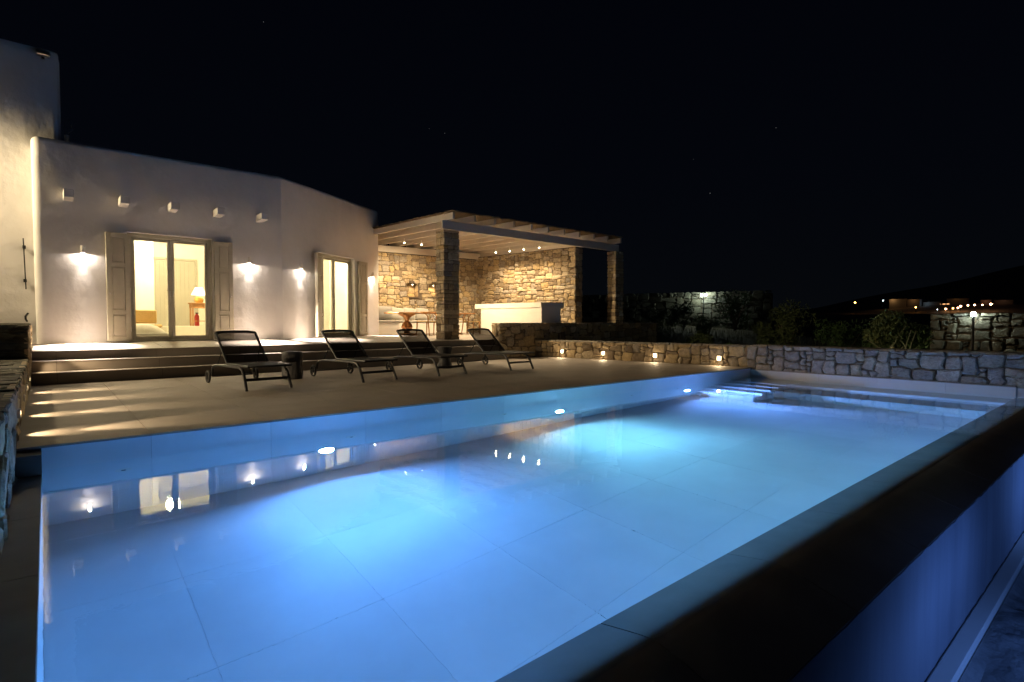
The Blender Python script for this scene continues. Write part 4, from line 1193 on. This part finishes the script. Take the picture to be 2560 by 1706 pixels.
def wchair(label):
    t = thing('dining_chair', label, 'chair', (0, 0, 0), 0, 'wooden wishbone dining chairs')
    MB().cbox(-.24, .24, -.22, .22, .42, .45, .01).obj('seat', M['rattan'], t)
    for sx_ in (-1, 1):
        MB().tube([(.25*sx_, -.22, 0), (.23*sx_, -.20, .45)], [.015, .022], 8).obj('leg', M['wood'], t, smooth=True)
        MB().tube([(.22*sx_, .26, 0), (.21*sx_, .22, .3), (.20*sx_, .20, .45), (.22*sx_, .20, .60), (.25*sx_, .10, .70)], [.015, .022, .022, .020, .017], 8).obj('leg', M['wood'], t, smooth=True)
    MB().tube([(-.25, -.02, .70), (-.26, .10, .705), (-.17, .22, .715), (0, .26, .72), (.17, .22, .715), (.26, .10, .705), (.25, -.02, .70)], .024, 8).obj('armrest', M['wood'], t, smooth=True)
    MB().tube([(0, .20, .45), (0, .235, .56)], .010, 6).obj('back_slat', M['wood'], t)
    MB().tube([(0, .235, .56), (-.07, .25, .71)], .009, 6).obj('back_slat', M['wood'], t); MB().tube([(0, .235, .56), (.07, .25, .71)], .009, 6).obj('back_slat', M['wood'], t)
    return t
c0 = wchair('a')
cs = [(9.05, 14.75, 200, 'wooden dining chair in front of the turned pedestal'), (9.75, 14.95, 160, 'wooden dining chair tucked in beside the front pillar'), (11.35, 15.6, 80, 'wooden dining chair seen right of the front pillar')]
for i, (x, y, a, lab) in enumerate(cs):
    o = c0 if i == 0 else copy_tree(c0); o.location = (x, y, .584); o.rotation_euler = (0, 0, radians(a)); o['label'] = lab

bar = thing('masonry_bar', 'white masonry bar counter with thick overhanging top', 'bar', (11.6, 12.3, .583))
def skb(u0, u1, w0, w1, z0, z1, c=0):
    # u along +y with the same skew as the wall, w along +x
    P = []
    for z in (z0, z1):
        for (u, w) in ((u0, w0), (u0, w1), (u1, w1), (u1, w0)):
            P.append(Vector((w - .10*u, u, z - .0)))
    return P
MB().quadbox(skb(0, 3.0, 0, 1.0, .875, 1.03)).obj('countertop', M['whitepaint'], bar)
MB().quadbox(skb(.0, 2.72, .02, .85, .001, .874)).obj('base', M['whitepaint'], bar)

# ================================================================== GARDEN
def leaves(n, c, r, seed, size=.05, clumps=14, squash=(1, 1, .8)):
    R = random.Random(seed); mb = MB(); C_ = []
    for _ in range(clumps):
        while True:
            p = Vector((R.uniform(-1, 1), R.uniform(-1, 1), R.uniform(-1, 1)))
            if p.length < 1: break
        C_.append((Vector((p.x*squash[0], p.y*squash[1], p.z*squash[2]))*r*.85, R.uniform(.22, .5)*r))
    for _ in range(n):
        cc, cr = R.choice(C_); d = Vector((R.gauss(0, 1), R.gauss(0, 1), R.gauss(0, 1))).normalized()*cr*R.random()**.4
        p = Vector(c) + cc + d
        u = Vector((R.gauss(0, 1), R.gauss(0, 1), R.gauss(0, 1))).normalized(); w = u.orthogonal().normalized()
        s = size*R.uniform(.6, 1.4)
        mb.add([p-u*s, p+w*s*.4, p+u*s, p-w*s*.4], [(0, 1, 2, 3)])
    return mb
def bush(name, label, x, y, r, seed, m='leaf_g', n=1500, size=.06, hz=0):
    z = gheight(x, y) + hz; t = thing(name, label, 'shrub' if 'shrub' in name else 'tree', (x, y, z))
    leaves(n, (0, 0, r*.8), r, seed, size).obj('crown' if 'tree' in name else 'foliage', M[m], t)
    R = random.Random(seed)
    mb = MB()
    for k in range(5):
        a = R.uniform(0, 6.28); mb.tube([(0, 0, -.1), (.15*r*cos(a), .15*r*sin(a), r*.4), (.45*r*cos(a), .45*r*sin(a), r*.95)], [.04*r, .03*r, .012*r], 5)
    mb.obj('trunk' if 'tree' in name else 'stem', M['bark'], t)
    return t
# small olive tree with a bent pale trunk lit from below
ol = thing('olive_tree', 'small olive tree with a bent trunk lit from below behind the pool wall', 'tree', (14.6, 3.90, -.65))
MB().tube([(0, 0, -.1), (.02, -.02, .55), (-.01, -.02, .82), (.05, -.10, 1.0), (.10, -.28, 1.06), (.15, -.45, 1.05)], [.09, .075, .065, .06, .045, .03], 9).obj('trunk', M['bark'], ol, smooth=True)
mb = MB(); R = random.Random(5)
for k in range(16):
    a = R.uniform(0, 6.28); s0 = Vector((R.uniform(-.05, .05), R.uniform(-.3, .15), R.uniform(.75, 1.0)))
    e_ = s0 + Vector((cos(a)*.35, sin(a)*.5 , R.uniform(.25, .7)))
    mb.tube([s0, (s0+e_)/2 + Vector((0, 0, .05)), e_], [.016, .010, .004], 5)
mb.obj('branches', M['bark'], ol)
leaves(3800, (0, 0, 1.42), .62, 77, .045, 26, (1, 1, .75)).obj('crown', M['leaf'], ol)
t = thing('spike_uplight', 'small garden spotlight at the foot of the olive tree', 'garden light', (14.25, 3.75, gheight(14.25, 3.75)))
MB().lathe([(.02, -.1), (.035, 0), (.045, .10), (.04, .12)], n=10).obj('housing', M['darkmetal'], t, smooth=True)
light('lamp', 'SPOT', (0, 0, .14), 5, (.95, 1, .55), t, aim=(.25, .10, 1), spot_size=radians(80), spot_blend=.6, shadow_soft_size=.03)

def garden_lamp(x, y, z, lab, heads, pw, aim):
    g = gheight(x, y) - .1
    t = thing('garden_lamp', lab, 'garden light', (x, y, g))
    MB().tube([(0, 0, 0), (0, 0, z-g-.04)], .03, 8).obj('post', M['darkmetal'], t)
    for hx in heads:
        MB().lathe([(.03, -.05), (.05, -.03), (.05, .03), (.03, .05)], (hx*.3, hx, z-g), 10).obj('lamp_head', M['e_garden'], t, smooth=True)
    light('lamp', 'POINT', (aim[0], aim[1], z-g+.05), pw, (.82, 1.0, .80), t, shadow_soft_size=.08)
# far garden wall
g1 = thing('far_garden_wall', 'distant dry stone garden wall lit by the twin-headed lamp', 'wall', (25.5, 24, 0))
GO = Vector((24.4, 27, 0)); GE = Vector((29.5, 13.4, 0)); GU = (GE-GO).normalized(); GN = Vector((GU.y, -GU.x, 0))
if GN.x > 0: GN = -GN
GL = (GE-GO).length
wall_core(g1, [tuple(GO[:2]), tuple((GO-GN*.6)[:2]), tuple((GE-GN*.6)[:2]), tuple(GE[:2])], -1, 2.55)
stone_face(g1, LO(g1, GO+Zv(-.2)), GU, GN, GL, 2.92, cu=.2, cv=.14, seed=91, m=M['stone_dark'], gap=.03, depth=.10, stuff=False, limit=299, rough=2)
garden_lamp(27.9, 16.45, 2.50, 'twin-headed garden lamp before the distant garden wall', (-.14, .14), 9, (-.10, 0))
g2 = thing('near_garden_wall', 'rough stone garden wall at the right beyond the pool wall', 'wall', (18, 3, 0))
HO = Vector((18.2, 4.0, 0)); HE = Vector((17.1, -3, 0)); HU = (HE-HO).normalized(); HN = Vector((HU.y, -HU.x, 0))
if HN.x > 0: HN = -HN
HL = (HE-HO).length
wall_core(g2, [tuple(HO[:2]), tuple((HO-HN*.5)[:2]), tuple((HE-HN*.5)[:2]), tuple(HE[:2])], -1.2, 1.12)
stone_face(g2, LO(g2, HO+Zv(-.9)), HU, HN, HL, 2.14, cu=.12, cv=.09, seed=95, m=M['stone_dark'], gap=.03, depth=.10, rough=2)
garden_lamp(17.80, 3.05, 1.20, 'single garden lamp in front of the near garden wall', (0,), 1.2, (-.05, 0))
bl = [('shrub', 'leafy green shrub right of the twin-headed lamp', 24.6, 12.9, 1.15, 'leaf_g', .6), ('shrub', 'rounded shrub left of the twin-headed lamp', 24.6, 15.6, .85, 'leaf', .2),
      ('shrub', 'low shrub below the twin-headed lamp', 25.2, 14.6, .8, 'leaf_g', -.1), ('tree', 'dark leafy tree left of the near garden wall lamp', 19.5, 5.0, .95, 'leaf_g', .1),
      ('shrub', 'low shrub under the near garden wall lamp', 16.2, 2.5, .5, 'leaf', -.05), ('shrub', 'low shrub at the foot of the near garden wall, left of its lamp', 16.0, 3.2, .48, 'leaf_g', -.05),
      ('shrub', 'dark shrub at the right edge below the near garden wall', 15.6, 1.5, .55, 'leaf_g', -.1), ('tree', 'dim tree in the middle of the dark garden', 22, 9.4, 1.2, 'leaf', .1),
      ('tree', 'dim tree beyond the olive tree', 21.5, 7.2, 1.0, 'leaf_g', .1), ('shrub', 'dim shrub seen right of the far pergola pillar', 20.5, 14.6, .9, 'leaf', .1),
      ('shrub', 'dim shrub behind the terrace parapet end', 18.6, 11.2, .55, 'leaf', .0), ('shrub', 'dim shrub in the dark garden behind the deck wall', 17.2, 9.2, .5, 'leaf_g', .0)]
for i, (k, lab, x, y, r, m, hz) in enumerate(bl):
    bush('garden_tree' if k == 'tree' else 'garden_shrub', lab, x, y, r, 200+i, m, int(1300+900*r), .055*max(1, r), hz)
# dry grass on the ground behind the walls
mb = MB(); R = random.Random(55)
for _ in range(9000):
    y = R.uniform(-2, 19); x = R.uniform(12.6, 28.5)
    if hypot(x, y) < 13.2: continue
    z = gheight(x, y); h = R.uniform(.12, .42); a = R.uniform(0, 6.28); l = R.uniform(-.12, .12)
    dxx, dyy = cos(a)*.012, sin(a)*.012
    mb.add([(x-dxx, y-dyy, z-.02), (x+dxx, y+dyy, z-.02), (x+l, y+l, z+h)], [(0, 1, 2)])
tag(mb.obj('grass', M['grassy']), 'dry grass growing in the dark garden', 'grass', kind='stuff')

# ================================================================== VILLAGE ON THE HILL
def atdir(y_, d):
    return None
vil = [(380.9, 122.1, 13.1, 'e_amber', .8, 'lone amber street lamp farthest left on the hillside'), (385, 108.4, 14, 'e_white', .55, 'pale white lamp left of the floodlit villa'),
       (392.0, 79.4, 8.5, 'e_peach', .8, 'peach street lamp starting the lower row'), (392.7, 76.3, 8.9, 'e_amber', .75, 'amber street lamp second in the lower row'),
       (393.1, 74.2, 9.1, 'e_peach', .7, 'peach street lamp third in the lower row'), (393.3, 73.0, 10.0, 'e_peach', .95, 'bright peach street lamp below the square house'),
       (393.8, 69.9, 10.4, 'e_peach', .7, 'peach street lamp right of the square house'), (394.3, 67.1, 10.6, 'e_peach', .75, 'peach street lamp above the garden wall lamp'),
       (394.9, 63.9, 10.5, 'e_peach', .7, 'peach street lamp left of the brightest one'), (395.4, 60.4, 10.9, 'e_peach', 1.05, 'brightest street lamp at the right end of the row'),
       (389.2, 93.0, 9.7, 'e_amber', .7, 'amber lamp on the grey house'), (390.6, 83.0, 8.3, 'e_white', .4, 'faint white lamp below the pale blue house')]
for (x, y, z, m, r_, lab) in vil:
    t = thing('street_lamp', lab, 'street lamp', (x*.92, y*.92, 1+(z-1)*.92-7), 0, 'street lamps of the far village')
    MB().tube([(0, 0, 0), (0, 0, 7)], .10, 5).obj('pole', M['darkmetal'], t)
    MB().lathe([(.1*r_, -.45*r_), (.4*r_, -.25*r_), (.48*r_, 0), (.4*r_, .25*r_), (.1*r_, .45*r_)], (0, 0, 7.0), 10).obj('lamp_head', M[m], t, smooth=True)
def vhouse(lab, x, y, z, w, h, wins, lit=None, m='farwall', d=5):
    t = thing('village_house', lab, 'house', (x, y, z))
    h *= .6
    MB().box(0, d, -w/2, w/2, -4, h).obj('wall', M[m], t)
    MB().box(-.1, d+.1, -w/2-.1, w/2+.1, h, h+.25).obj('roof', M[m], t)
    for (yy, zz, ww, hh) in wins: MB().box(-.05, .02, yy-ww/2, yy+ww/2, zz-hh/2, zz+hh/2).obj('window', M['e_window'], t)
    if lit: light('porch_lamp', 'POINT', (-2.0, lit[0], lit[1]), lit[2], lit[3], t, shadow_soft_size=.3)
vhouse('floodlit amber villa above the village', 387, 101.5, 12.4, 8.5, 3.6, [], (2.5, 2, 60, (1, .55, .2)))
vhouse('low amber wing beside the floodlit villa', 387.5, 93.8, 13.0, 6, 1.9, [], (0, 1.0, 22, (1, .5, .18)))
vhouse('low grey house with an amber lamp', 390.2, 91.5, 8.2, 10, 2.6, [], (1, 1.5, 14, (.9, .9, .8)))
vhouse('pale blue house in the village', 391.5, 86.0, 9.4, 8, 5.2, [], (2, 2.5, 14, (.5, .75, 1)))
vhouse('house with three lit windows', 392, 80.5, 9.8, 8, 3, [(2, 1.2, 1.2, 1.2), (-.2, 1.2, 1.2, 1.2), (-2, 1.2, 1.2, 1.2)])
vhouse('square dim brown house with one amber window', 393, 74.8, 10.5, 9, 6.0, [], (0, 4.5, 10, (1, .45, .12)))
vhouse('small orange-lit house near the brightest street lamp', 395.5, 62.5, 11.4, 4.5, 2.6, [], (0, 1.5, 16, (1, .4, .2)))
vhouse('dim low house at the right end of the village', 397, 55.5, 11.6, 8, 2, [], (0, 1.5, 5, (1, .5, .3)))
